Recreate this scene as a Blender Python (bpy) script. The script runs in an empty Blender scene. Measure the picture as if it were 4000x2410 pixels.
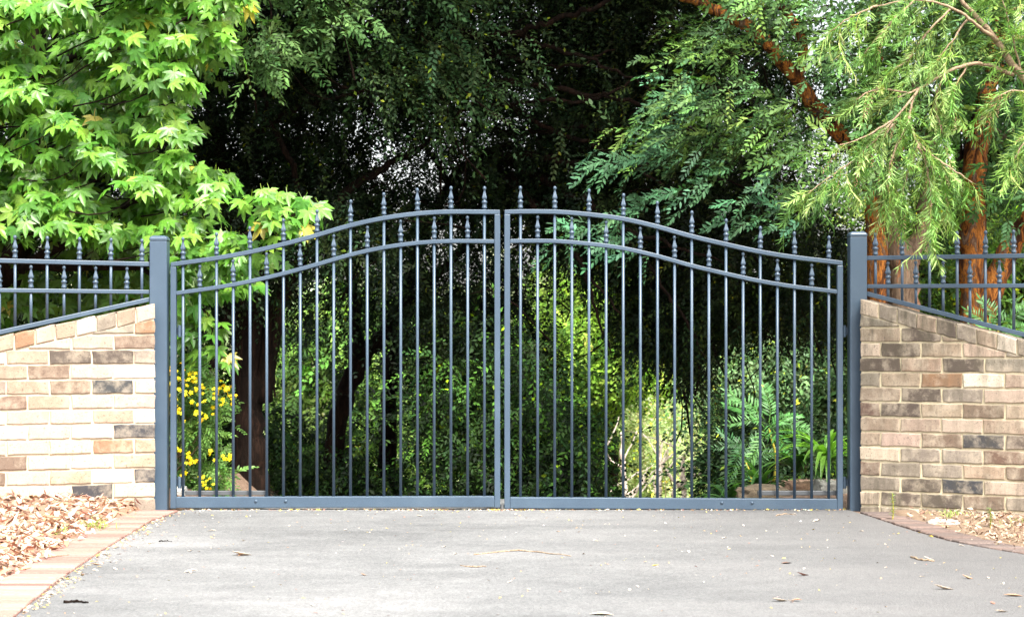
import bpy, math, random
import numpy as np
from mathutils import Vector
R = math.radians
rng = np.random.default_rng(7); random.seed(7)
S = bpy.context.scene
C = S.collection
# ------------------------------------------------------------------ camera
F = 7304.0; CAMD = 11.0; CAMZ = 0.99; HOR = 1335.0
cd = bpy.data.cameras.new('camera'); cam = bpy.data.objects.new('camera', cd); C.objects.link(cam)
cam.location = (0, -CAMD, CAMZ); cam.rotation_euler = (R(90), 0, 0)
cd.sensor_width = 36; cd.lens = F/4000*36; cd.shift_y = 0.0325; cd.clip_end = 600
cd.dof.use_dof = True; cd.dof.focus_distance = 10.9; cd.dof.aperture_fstop = 6.3
S.camera = cam
# ------------------------------------------------------------------ light
w = bpy.data.worlds.new('World'); S.world = w; w.use_nodes = True
nt = w.node_tree; bg = nt.nodes['Background']
sky = nt.nodes.new('ShaderNodeTexSky'); sky.sky_type = 'NISHITA'; sky.sun_disc = False
SUN = Vector((0.30, -0.62, 1.0)).normalized()
el = math.asin(SUN.z); az = math.atan2(SUN.x, SUN.y)
sky.sun_elevation = el; sky.sun_rotation = az
sky.air_density = 1.2; sky.dust_density = 5.0; sky.ozone_density = 0.6; sky.altitude = 50
hs = nt.nodes.new('ShaderNodeHueSaturation'); hs.inputs['Saturation'].default_value = .35; nt.links.new(sky.outputs[0], hs.inputs['Color']); nt.links.new(hs.outputs[0], bg.inputs[0]); bg.inputs[1].default_value = 0.15
ld = bpy.data.lights.new('sun', 'SUN'); ld.energy = 2.8; ld.angle = R(14); ld.color = (1, .955, .88)
lo = bpy.data.objects.new('sun', ld); C.objects.link(lo)
lo.rotation_euler = (-SUN).to_track_quat('-Z', 'Y').to_euler()
vs = S.view_settings; vs.view_transform = 'Standard'; vs.look = 'None'; vs.exposure = 1.95; vs.gamma = 1; vs.use_curve_mapping = False

# ------------------------------------------------------------------ helpers
def W(px, py, D):            # photograph measurement (4000 wide) at distance D -> world
    return ((px-2000)*D/F, D-CAMD, CAMZ+(HOR-py)*D/F)
def V(vx, vy, D): return W(vx*1.6234, vy*1.6234, D)
def tag(o, label=None, cat=None, group=None, kind=None):
    if label: o['label'] = label
    if cat: o['category'] = cat
    if group: o['group'] = group
    if kind: o['kind'] = kind
    return o
def empty(name, loc, label, cat, group=None, rz=0):
    o = bpy.data.objects.new(name, None); C.objects.link(o); o.location = loc; o.rotation_euler = (0,0,rz)
    o.empty_display_size = .1
    return tag(o, label, cat, group)
def link(name, me, parent=None):
    o = bpy.data.objects.new(name, me); C.objects.link(o)
    if parent: 
        o.parent = parent
    return o
def localise(o, parent):     # mesh written in world coordinates, put under parent whose origin is elsewhere
    o.parent = parent
    o.location = -Vector(parent.location) if not any(parent.rotation_euler) else o.location
    return o
def npmesh(name, verts, faces, mat, cols=None, smooth=False):
    """faces: int array (n,k) or list of such arrays"""
    if not isinstance(faces, list): faces = [faces]
    faces = [f for f in faces if len(f)]
    me = bpy.data.meshes.new(name)
    verts = np.ascontiguousarray(verts, dtype=np.float32)
    me.vertices.add(len(verts)); me.vertices.foreach_set('co', verts.ravel())
    lv = np.concatenate([f.ravel() for f in faces]).astype(np.int32)
    sizes = np.concatenate([np.full(len(f), f.shape[1]) for f in faces]).astype(np.int32)
    st = np.concatenate([[0], np.cumsum(sizes)[:-1]]).astype(np.int32)
    me.loops.add(len(lv)); me.loops.foreach_set('vertex_index', lv)
    me.polygons.add(len(sizes)); me.polygons.foreach_set('loop_start', st); me.polygons.foreach_set('loop_total', sizes)
    if smooth: me.polygons.foreach_set('use_smooth', np.ones(len(sizes), bool))
    if cols is not None:
        a = me.color_attributes.new('Col', 'FLOAT_COLOR', 'POINT')
        c4 = np.ones((len(verts), 4), np.float32); c4[:, :3] = cols
        a.data.foreach_set('color', c4.ravel())
    me.update(calc_edges=True); me.validate()
    if mat: me.materials.append(mat)
    return me
class MB:
    def __init__(s): s.v = []; s.f = []; s.c = []
    def add(s, v, f, c=None):
        n = len(s.v); s.v += [tuple(p) for p in v]; s.f += [tuple(i+n for i in q) for q in f]
        if c is not None: s.c += [c]*len(v)
    def box(s, x0, x1, y0, y1, z0, z1, c=None):
        s.add([(x0,y0,z0),(x1,y0,z0),(x1,y1,z0),(x0,y1,z0),(x0,y0,z1),(x1,y0,z1),(x1,y1,z1),(x0,y1,z1)],
              [(0,3,2,1),(4,5,6,7),(0,1,5,4),(1,2,6,5),(2,3,7,6),(3,0,4,7)], c)
    def build(s, name, mat, parent=None, bevel=0, smooth=False, seg=2):
        me = bpy.data.meshes.new(name); me.from_pydata(s.v, [], s.f); me.update()
        if s.c:
            a = me.color_attributes.new('Col', 'FLOAT_COLOR', 'POINT')
            a.data.foreach_set('color', np.array([(*c, 1) for c in s.c], np.float32).ravel())
        me.materials.append(mat)
        if smooth:
            for p in me.polygons: p.use_smooth = True
        o = link(name, me, parent)
        if bevel:
            m = o.modifiers.new('bevel', 'BEVEL'); m.width = bevel; m.segments = seg; m.limit_method = 'ANGLE'
        return o
def tube_arrays(pts, rad, n=8, jitter=0.0, caps=True, seed=0):
    pts = [Vector(p) for p in pts]; rr = random.Random(seed)
    vs_, fs = [], []
    up = Vector((0, 0, 1))
    ref = None
    for i, p in enumerate(pts):
        t = (pts[min(i+1, len(pts)-1)] - pts[max(i-1, 0)]).normalized()
        if ref is None:
            ref = t.cross(Vector((0.3, 1, 0.1))).normalized()
        a = (ref - t*ref.dot(t)).normalized(); ref = a; b = t.cross(a)
        for k in range(n):
            th = 2*math.pi*k/n
            r = rad[i]*(1+jitter*(rr.random()-.5)*2)
            vs_.append(p + (a*math.cos(th)+b*math.sin(th))*r)
    for i in range(len(pts)-1):
        for k in range(n):
            fs.append((i*n+k, i*n+(k+1)%n, (i+1)*n+(k+1)%n, (i+1)*n+k))
    if caps:
        fs.append(tuple(range(n-1, -1, -1))); fs.append(tuple((len(pts)-1)*n+k for k in range(n)))
    return vs_, fs
def smooth_path(pts, rad, k=6, wob=0.0, seed=0):
    """Catmull-Rom through the points with small wobble"""
    rr = random.Random(seed); P = [Vector(p) for p in pts]; P = [P[0]*2-P[1]]+P+[P[-1]*2-P[-2]]
    out, ro = [], []
    for i in range(1, len(P)-2):
        for j in range(k):
            t = j/k
            a = P[i]*2; b = P[i+1]-P[i-1]; c = P[i-1]*2-P[i]*5+P[i+1]*4-P[i+2]; d = P[i]*3-P[i-1]-P[i+1]*3+P[i+2]
            q = (a+b*t+c*t*t+d*t*t*t)*.5
            out.append(q+Vector((rr.uniform(-1,1), rr.uniform(-1,1), rr.uniform(-1,1)))*wob)
            ro.append(rad[i-1]*(1-t)+rad[i]*t)
    out.append(P[-2]); ro.append(rad[-1])
    return out, ro

# ------------------------------------------------------------------ materials
def mat(name):
    m = bpy.data.materials.new(name); m.use_nodes = True
    n = m.node_tree.nodes; l = m.node_tree.links; b = n['Principled BSDF']
    return m, n, l, b
def N(n, t, **kw):
    x = n.new(t)
    for k, v in kw.items():
        if k in ('operation', 'blend_type', 'data_type', 'attribute_name', 'feature', 'interpolation', 'noise_dimensions'): setattr(x, k, v)
        else: x.inputs[k].default_value = v
    return x
def ramp(n, stops, interp='LINEAR'):
    r = n.new('ShaderNodeValToRGB'); e = r.color_ramp; e.interpolation = interp
    while len(e.elements) < len(stops): e.elements.new(.5)
    for q, (p, c) in zip(e.elements, stops): q.position = p; q.color = (*c, 1) if len(c) == 3 else c
    return r
def coords(n, l, scale=(1,1,1), kind='Object'):
    tc = n.new('ShaderNodeTexCoord'); mp = n.new('ShaderNodeMapping'); mp.inputs['Scale'].default_value = scale
    l.new(tc.outputs[kind], mp.inputs[0]); return mp.outputs[0]
def mixc(n, l, a, b, fac, mode='MIX'):
    m = n.new('ShaderNodeMix'); m.data_type = 'RGBA'; m.blend_type = mode
    for s, v in ((m.inputs[6], a), (m.inputs[7], b), (m.inputs[0], fac)):
        if isinstance(v, (int, float)): s.default_value = v
        elif isinstance(v, tuple): s.default_value = (*v, 1)
        else: l.new(v, s)
    return m.outputs[2]
def leaf_mat(name, rough=.42, trans=.28, spec=.5, tr_tint=(1.35, 1.6, .55)):
    m, n, l, b = mat(name)
    a = n.new('ShaderNodeVertexColor'); a.layer_name = 'Col'
    nz = N(n, 'ShaderNodeTexNoise', Scale=60.0, Detail=2.0); l.new(coords(n, l), nz.inputs['Vector'])
    r = ramp(n, [(.3, (.78,.78,.78)), (.7, (1.2,1.2,1.2))]); l.new(nz.outputs[0], r.inputs[0])
    c = mixc(n, l, a.outputs[0], r.outputs[0], 1.0, 'MULTIPLY')
    l.new(c, b.inputs['Base Color']); b.inputs['Roughness'].default_value = rough
    b.inputs['Specular IOR Level'].default_value = spec
    t = n.new('ShaderNodeBsdfTranslucent'); tc = mixc(n, l, c, tr_tint, 1.0, 'MULTIPLY'); l.new(tc, t.inputs[0])
    mx = n.new('ShaderNodeMixShader'); mx.inputs[0].default_value = trans
    l.new(b.outputs[0], mx.inputs[1]); l.new(t.outputs[0], mx.inputs[2])
    l.new(mx.outputs[0], n['Material Output'].inputs[0])
    return m
def paint_mat():
    m, n, l, b = mat('blue_grey_paint')
    co = coords(n, l)
    nz = N(n, 'ShaderNodeTexNoise', Scale=3.0, Detail=6.0, Roughness=.65); l.new(co, nz.inputs['Vector'])
    f = N(n, 'ShaderNodeTexNoise', Scale=420.0, Detail=2.0); l.new(co, f.inputs['Vector'])
    r = ramp(n, [(.3, (.033,.055,.083)), (.55, (.042,.068,.100)), (.75, (.056,.084,.116))]); l.new(nz.outputs[0], r.inputs[0])
    r2 = ramp(n, [(.35, (.82,.82,.82)), (.65, (1.18,1.18,1.18))]); l.new(f.outputs[0], r2.inputs[0])
    c = mixc(n, l, r.outputs[0], r2.outputs[0], 1.0, 'MULTIPLY'); l.new(c, b.inputs['Base Color'])
    # dusty splash marks near the ground
    b.inputs['Roughness'].default_value = .42; b.inputs['Specular IOR Level'].default_value = .45
    bp = N(n, 'ShaderNodeBump', Strength=.12, Distance=.001); l.new(f.outputs[0], bp.inputs['Height']); l.new(bp.outputs[0], b.inputs['Normal'])
    return m
def bark_mat(name, stops, scale=(9,9,1.6), bump=.8, dist=.02):
    m, n, l, b = mat(name)
    co = coords(n, l, scale)
    nz = N(n, 'ShaderNodeTexNoise', Scale=1.6, Detail=8.0, Roughness=.7, Distortion=1.2); l.new(co, nz.inputs['Vector'])
    n2 = N(n, 'ShaderNodeTexNoise', Scale=6.0, Detail=6.0, Roughness=.7); l.new(co, n2.inputs['Vector'])
    r = ramp(n, stops); l.new(nz.outputs[0], r.inputs[0])
    r2 = ramp(n, [(.3, (.45,.45,.45)), (.6, (1.25,1.25,1.25))]); l.new(n2.outputs[0], r2.inputs[0])
    c = mixc(n, l, r.outputs[0], r2.outputs[0], 1.0, 'MULTIPLY'); l.new(c, b.inputs['Base Color'])
    b.inputs['Roughness'].default_value = .9; b.inputs['Specular IOR Level'].default_value = .12
    ad = N(n, 'ShaderNodeMath', operation='ADD'); l.new(nz.outputs[0], ad.inputs[0]); l.new(n2.outputs[0], ad.inputs[1])
    bp = N(n, 'ShaderNodeBump', Strength=bump, Distance=dist); l.new(ad.outputs[0], bp.inputs['Height']); l.new(bp.outputs[0], b.inputs['Normal'])
    return m
def attr_mat(name, rough=.85, scale=40, bump=.5, dist=.004, lo=.75, hi=1.2, spec=.3):
    m, n, l, b = mat(name)
    a = n.new('ShaderNodeVertexColor'); a.layer_name = 'Col'
    co = coords(n, l)
    nz = N(n, 'ShaderNodeTexNoise', Scale=float(scale), Detail=6.0, Roughness=.7); l.new(co, nz.inputs['Vector'])
    r = ramp(n, [(.3, (lo,)*3), (.7, (hi,)*3)]); l.new(nz.outputs[0], r.inputs[0])
    c = mixc(n, l, a.outputs[0], r.outputs[0], 1.0, 'MULTIPLY'); l.new(c, b.inputs['Base Color'])
    b.inputs['Roughness'].default_value = rough; b.inputs['Specular IOR Level'].default_value = spec
    bp = N(n, 'ShaderNodeBump', Strength=bump, Distance=dist); l.new(nz.outputs[0], bp.inputs['Height']); l.new(bp.outputs[0], b.inputs['Normal'])
    return m
def brick_mat(name, bloom, mould):
    """bloom: strength of pale efflorescence patches; mould: dark stains (more along the coping)"""
    m, n, l, b = mat(name)
    a = n.new('ShaderNodeVertexColor'); a.layer_name = 'Col'
    co = coords(n, l)
    fine = N(n, 'ShaderNodeTexNoise', Scale=160.0, Detail=6.0, Roughness=.75); l.new(co, fine.inputs['Vector'])
    mid = N(n, 'ShaderNodeTexNoise', Scale=9.0, Detail=9.0, Roughness=.72); l.new(co, mid.inputs['Vector'])
    rf = ramp(n, [(.3, (.72,.72,.72)), (.7, (1.22,1.22,1.22))]); l.new(fine.outputs[0], rf.inputs[0])
    c = mixc(n, l, a.outputs[0], rf.outputs[0], 1.0, 'MULTIPLY')
    rm = ramp(n, [(.46, (0,0,0)), (.62, (1,1,1))]); l.new(mid.outputs[0], rm.inputs[0])
    fb = N(n, 'ShaderNodeMath', operation='MULTIPLY'); l.new(rm.outputs[0], fb.inputs[0]); fb.inputs[1].default_value = bloom
    c = mixc(n, l, c, (.44,.37,.28), fb.outputs[0])
    # vertical rain streaks / mould
    co2 = coords(n, l, (16,16,3.0))
    st = N(n, 'ShaderNodeTexNoise', Scale=1.0, Detail=7.0, Roughness=.7); l.new(co2, st.inputs['Vector'])
    rs = ramp(n, [(.44, (0,0,0)), (.66, (1,1,1))]); l.new(st.outputs[0], rs.inputs[0])
    fm = N(n, 'ShaderNodeMath', operation='MULTIPLY'); l.new(rs.outputs[0], fm.inputs[0]); fm.inputs[1].default_value = mould
    tz = n.new('ShaderNodeTexCoord'); sz = n.new('ShaderNodeSeparateXYZ'); l.new(tz.outputs['Object'], sz.inputs[0])
    mz = n.new('ShaderNodeMapRange'); mz.inputs[1].default_value = .72; mz.inputs[2].default_value = 1.12; mz.inputs[3].default_value = .7; mz.inputs[4].default_value = 1.6; l.new(sz.outputs[2], mz.inputs[0])
    ml = n.new('ShaderNodeMapRange'); ml.inputs[1].default_value = .02; ml.inputs[2].default_value = .28; ml.inputs[3].default_value = .9; ml.inputs[4].default_value = 0; l.new(sz.outputs[2], ml.inputs[0])
    ms = N(n, 'ShaderNodeMath', operation='ADD'); l.new(mz.outputs[0], ms.inputs[0]); l.new(ml.outputs[0], ms.inputs[1]); mz = ms
    fm2 = N(n, 'ShaderNodeMath', operation='MULTIPLY'); l.new(fm.outputs[0], fm2.inputs[0]); l.new(mz.outputs[0], fm2.inputs[1]); fm = fm2
    c = mixc(n, l, c, (.075,.064,.045), fm.outputs[0])
    # pitted dark specks
    vo = N(n, 'ShaderNodeTexNoise', Scale=75.0, Detail=3.0); l.new(co, vo.inputs['Vector'])
    rv = ramp(n, [(.60, (0,0,0)), (.68, (1,1,1))]); l.new(vo.outputs[0], rv.inputs[0])
    fv = N(n, 'ShaderNodeMath', operation='MULTIPLY'); l.new(rv.outputs[0], fv.inputs[0]); fv.inputs[1].default_value = .5
    c = mixc(n, l, c, (.06,.045,.035), fv.outputs[0])
    l.new(c, b.inputs['Base Color']); b.inputs['Roughness'].default_value = .9; b.inputs['Specular IOR Level'].default_value = .2
    bp = N(n, 'ShaderNodeBump', Strength=.55, Distance=.004); l.new(fine.outputs[0], bp.inputs['Height']); l.new(bp.outputs[0], b.inputs['Normal'])
    return m
def asphalt_mat():
    m, n, l, b = mat('asphalt')
    co = coords(n, l)
    fine = N(n, 'ShaderNodeTexNoise', Scale=85.0, Detail=5.0, Roughness=.85); l.new(co, fine.inputs['Vector'])
    vor = N(n, 'ShaderNodeTexVoronoi', Scale=120.0); l.new(co, vor.inputs['Vector'])
    big = N(n, 'ShaderNodeTexNoise', Scale=.9, Detail=6.0, Roughness=.6, Distortion=.5); l.new(coords(n, l, (.7,1.6,1)), big.inputs['Vector'])
    med = N(n, 'ShaderNodeTexNoise', Scale=7.0, Detail=6.0, Roughness=.7); l.new(co, med.inputs['Vector'])
    r = ramp(n, [(.30, (.085,.087,.087)), (.52, (.126,.128,.127)), (.72, (.172,.173,.170))]); l.new(big.outputs[0], r.inputs[0])
    r2 = ramp(n, [(.25, (.45,.45,.45)), (.48, (.95,.95,.95)), (.72, (1.75,1.75,1.75))]); l.new(fine.outputs[0], r2.inputs[0])
    r3 = ramp(n, [(.3, (.86,.85,.86)), (.7, (1.12,1.12,1.12))]); l.new(med.outputs[0], r3.inputs[0])
    c = mixc(n, l, r.outputs[0], r2.outputs[0], 1.0, 'MULTIPLY'); c = mixc(n, l, c, r3.outputs[0], 1.0, 'MULTIPLY')
    # darker grey tone drifting along the right-hand edge, set by position on the drive
    sx = n.new('ShaderNodeSeparateXYZ'); tc = n.new('ShaderNodeTexCoord'); l.new(tc.outputs['Object'], sx.inputs[0])
    ax = N(n, 'ShaderNodeMath', operation='ADD'); l.new(sx.outputs[0], ax.inputs[0])
    mm = N(n, 'ShaderNodeMath', operation='MULTIPLY'); l.new(big.outputs[0], mm.inputs[0]); mm.inputs[1].default_value = 2.2; l.new(mm.outputs[0], ax.inputs[1])
    rx = n.new('ShaderNodeMapRange'); rx.inputs[1].default_value = 1.2; rx.inputs[2].default_value = 3.6; l.new(ax.outputs[0], rx.inputs[0])
    fx = N(n, 'ShaderNodeMath', operation='MULTIPLY'); l.new(rx.outputs[0], fx.inputs[0]); fx.inputs[1].default_value = .8
    c = mixc(n, l, c, (.080,.076,.074), fx.outputs[0])
    l.new(c, b.inputs['Base Color']); b.inputs['Roughness'].default_value = .78; b.inputs['Specular IOR Level'].default_value = .35
    bp = N(n, 'ShaderNodeBump', Strength=.7, Distance=.004); l.new(vor.outputs[0], bp.inputs['Height']); l.new(bp.outputs[0], b.inputs['Normal'])
    return m
def soil_mat():
    m, n, l, b = mat('soil')
    co = coords(n, l)
    a = N(n, 'ShaderNodeTexNoise', Scale=30.0, Detail=8.0, Roughness=.75); l.new(co, a.inputs['Vector'])
    big = N(n, 'ShaderNodeTexNoise', Scale=.4, Detail=5.0); l.new(co, big.inputs['Vector'])
    r = ramp(n, [(.3, (.06,.04,.025)), (.5, (.16,.10,.065)), (.7, (.30,.21,.14))]); l.new(a.outputs[0], r.inputs[0])
    g = ramp(n, [(.3, (.16,.22,.06)), (.7, (.36,.42,.18))]); l.new(a.outputs[0], g.inputs[0])
    sx = n.new('ShaderNodeSeparateXYZ'); tc = n.new('ShaderNodeTexCoord'); l.new(tc.outputs['Object'], sx.inputs[0])
    rx = n.new('ShaderNodeMapRange'); rx.inputs[1].default_value = 14; rx.inputs[2].default_value = 24; l.new(sx.outputs[1], rx.inputs[0])
    c = mixc(n, l, r.outputs[0], g.outputs[0], rx.outputs[0])
    l.new(c, b.inputs['Base Color']); b.inputs['Roughness'].default_value = .95
    bp = N(n, 'ShaderNodeBump', Strength=.8, Distance=.02); l.new(a.outputs[0], bp.inputs['Height']); l.new(bp.outputs[0], b.inputs['Normal'])
    return m
PAINT = paint_mat(); ASPH = asphalt_mat(); SOIL = soil_mat()
BRICKL = brick_mat('pale_bricks', .40, .12); BRICKR = brick_mat('weathered_bricks', .55, .62)
MORTAR = attr_mat('mortar', .95, 90, .6, .003, .8, 1.15)
KERB = attr_mat('brick_paver', .85, 60, .6, .003, .72, 1.22)
LITTER = attr_mat('dry_leaf', .7, 120, .3, .002, .75, 1.2)
STONE = attr_mat('sandstone', .95, 12, .9, .02, .5, 1.3)
LEAF = leaf_mat('leaf', .5, .28, .3); GLOSSY = leaf_mat('glossy_leaf', .40, .34, .42); MATT = leaf_mat('dull_leaf', .60, .18, .14)
PETAL = leaf_mat('petal', .6, .3, .2, (1.2,1.1,.6))
ORANGE = bark_mat('orange_flaking_bark', [(.36, (.03,.014,.009)), (.455, (.08,.032,.016)), (.49, (.24,.085,.02)), (.54, (.38,.15,.03)), (.57, (.10,.045,.026)), (.66, (.19,.14,.10))], (6,6,2.0))
DARKBARK = bark_mat('dark_bark', [(.32, (.003,.002,.0015)), (.5, (.010,.0055,.0035)), (.7, (.028,.014,.009))])
GREYBARK = bark_mat('grey_flaking_bark', [(.30, (.05,.03,.02)), (.45, (.16,.11,.075)), (.56, (.22,.16,.11)), (.64, (.34,.13,.05)), (.72, (.16,.12,.09))])
TWIG = bark_mat('pale_twig_bark', [(.3, (.10,.065,.04)), (.5, (.25,.18,.12)), (.7, (.36,.28,.19))], (30,30,30), .3, .003)

# ------------------------------------------------------------------ setting
def gz(x, y):
    """height of the land: level before the gate, falling away behind it, a far slope rising again"""
    x = np.asarray(x, float); y = np.asarray(y, float)
    base = np.where(y < .7, 0, -(y-.7)*.13)
    base = np.where(y > 22, -(21.3)*.13, base)
    far = np.clip((y-34)/60, 0, 1); base = base + far**1.3*3.4
    # garden beds either side of the drive keep their level longer
    bank = np.clip(np.maximum(-x-1.75, x-1.45)/.35, 0, 1)*np.clip((y-.25)/.4, 0, 1)*np.clip((9-y)/5, 0, 1)
    return base*(1-.8*bank) + bank*.05
def build_ground():
    xs = np.concatenate([np.linspace(-70,-8,14), np.linspace(-7.5,7.5,76), np.linspace(8,70,14)])
    ys = np.concatenate([np.linspace(-30,-7,8), np.linspace(-6.5,16,100), np.linspace(17,140,60)])
    X, Y = np.meshgrid(xs, ys); Z = gz(X, Y)
    Z = Z + .012*np.sin(X*3.1+Y*2.3)*np.sin(Y*4.1-X)*(np.abs(X) > 2.7)
    v = np.stack([X, Y, Z], -1).reshape(-1, 3); nx = len(xs); ny = len(ys)
    i = (np.arange(ny-1)[:, None]*nx + np.arange(nx-1)[None]).ravel()
    f = np.stack([i, i+1, i+nx+1, i+nx], 1)
    o = link('ground', npmesh('ground', v, f, SOIL, smooth=True)); tag(o, kind='structure')
build_ground()
XLp = [(-14,-1.1),(-6,-1.6),(-4.19,-1.786),(-3.27,-1.866),(-2.04,-1.93),(-.76,-1.975),(-.15,-1.93),(.1,-1.9),(.6,-1.7),(9,-1.5)]
XRp = [(-14,7),(-5,3.6),(-3,2.7),(-2.32,2.377),(-1.95,2.236),(-1.71,2.167),(-1.11,2.09),(-.5,2.03),(.1,1.97),(.6,1.5),(9,1.3)]
xl = lambda y: np.interp(y, [p[0] for p in XLp], [p[1] for p in XLp])
xr = lambda y: np.interp(y, [p[0] for p in XRp], [p[1] for p in XRp])
def build_drive():
    ys = np.concatenate([np.linspace(-14,-6,12), np.linspace(-5.9,.7,110), np.linspace(.8,9,30)]); nx = 60
    t = np.linspace(0, 1, nx)
    r_ = np.random.default_rng(3)
    e1 = np.cumsum(r_.normal(0,.004,len(ys))); e1 -= np.linspace(0, e1[-1], len(ys)); e2 = np.cumsum(r_.normal(0,.004,len(ys))); e2 -= np.linspace(0, e2[-1], len(ys))
    L = xl(ys)+e1*.6; Rr = xr(ys)+e2*.6
    X = L[:, None]*(1-t)+Rr[:, None]*t; Y = np.repeat(ys[:, None], nx, 1)
    Z = gz(X, Y)+.005+.004*np.sin(X*2.2+1)*np.sin(Y*1.7)
    Z = np.maximum(Z, gz(X, Y)+.004)
    v = np.stack([X, Y, Z], -1).reshape(-1, 3)
    i = (np.arange(len(ys)-1)[:, None]*nx + np.arange(nx-1)[None]).ravel()
    f = np.stack([i, i+1, i+nx+1, i+nx], 1)
    tag(link('driveway', npmesh('driveway', v, f, ASPH, smooth=True)), kind='structure')
build_drive()
def build_kerb(fun_in, fun_w, y0, y1, side, pal, label):
    mb = MB(); y = y0; r_ = random.Random(5+side)
    m2 = MB()
    while y < y1:
        x_in = float(fun_in(y)); x_n = float(fun_in(y+.078)); wd = fun_w(y)
        c = r_.choice(pal); k = r_.uniform(.85, 1.15); c = tuple(q*k for q in c)
        h = (.012 if side < 0 else .006)+r_.uniform(-.002, .003)
        a = (x_in+side*.006, y); b = (x_n+side*.006, y+.072); d = (x_in+side*wd, y-.0); e = (x_n+side*wd, y+.072)
        j = lambda: r_.uniform(-.002, .002)
        q = [a, b, e, d] if side > 0 else [d, e, b, a]
        vb = [(p[0]+j(), p[1]+j(), -.02) for p in q]
        vt = [(p[0], p[1], h) for p in q]
        # slight rounding: inset top ring
        cx = sum(p[0] for p in q)/4; cy = sum(p[1] for p in q)/4
        vt2 = [(p[0]+(cx-p[0])*.04, p[1]+(cy-p[1])*.09, h+.004) for p in q]
        mb.add(vb+vt+vt2, [(0,1,5,4)[::-1],(1,2,6,5)[::-1],(2,3,7,6)[::-1],(3,0,4,7)[::-1],(4,5,9,8)[::-1],(5,6,10,9)[::-1],(6,7,11,10)[::-1],(7,4,8,11)[::-1],(11,10,9,8)[::-1]], c)
        y += .084
    o = mb.build('kerb', KERB); tag(o, label, kind='structure')
build_kerb(xl, lambda y: .235, -6.2, -.2, -1, [(.24,.140,.112),(.27,.175,.145),(.19,.105,.085),(.25,.155,.13)], 'pale terracotta brick edging along the left side of the drive')
build_kerb(xr, lambda y: .19, -3.4, -.25, 1, [(.105,.080,.070),(.115,.086,.074),(.095,.072,.064),(.125,.088,.074)], 'damp dark brick edging along the right side of the drive')

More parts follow.
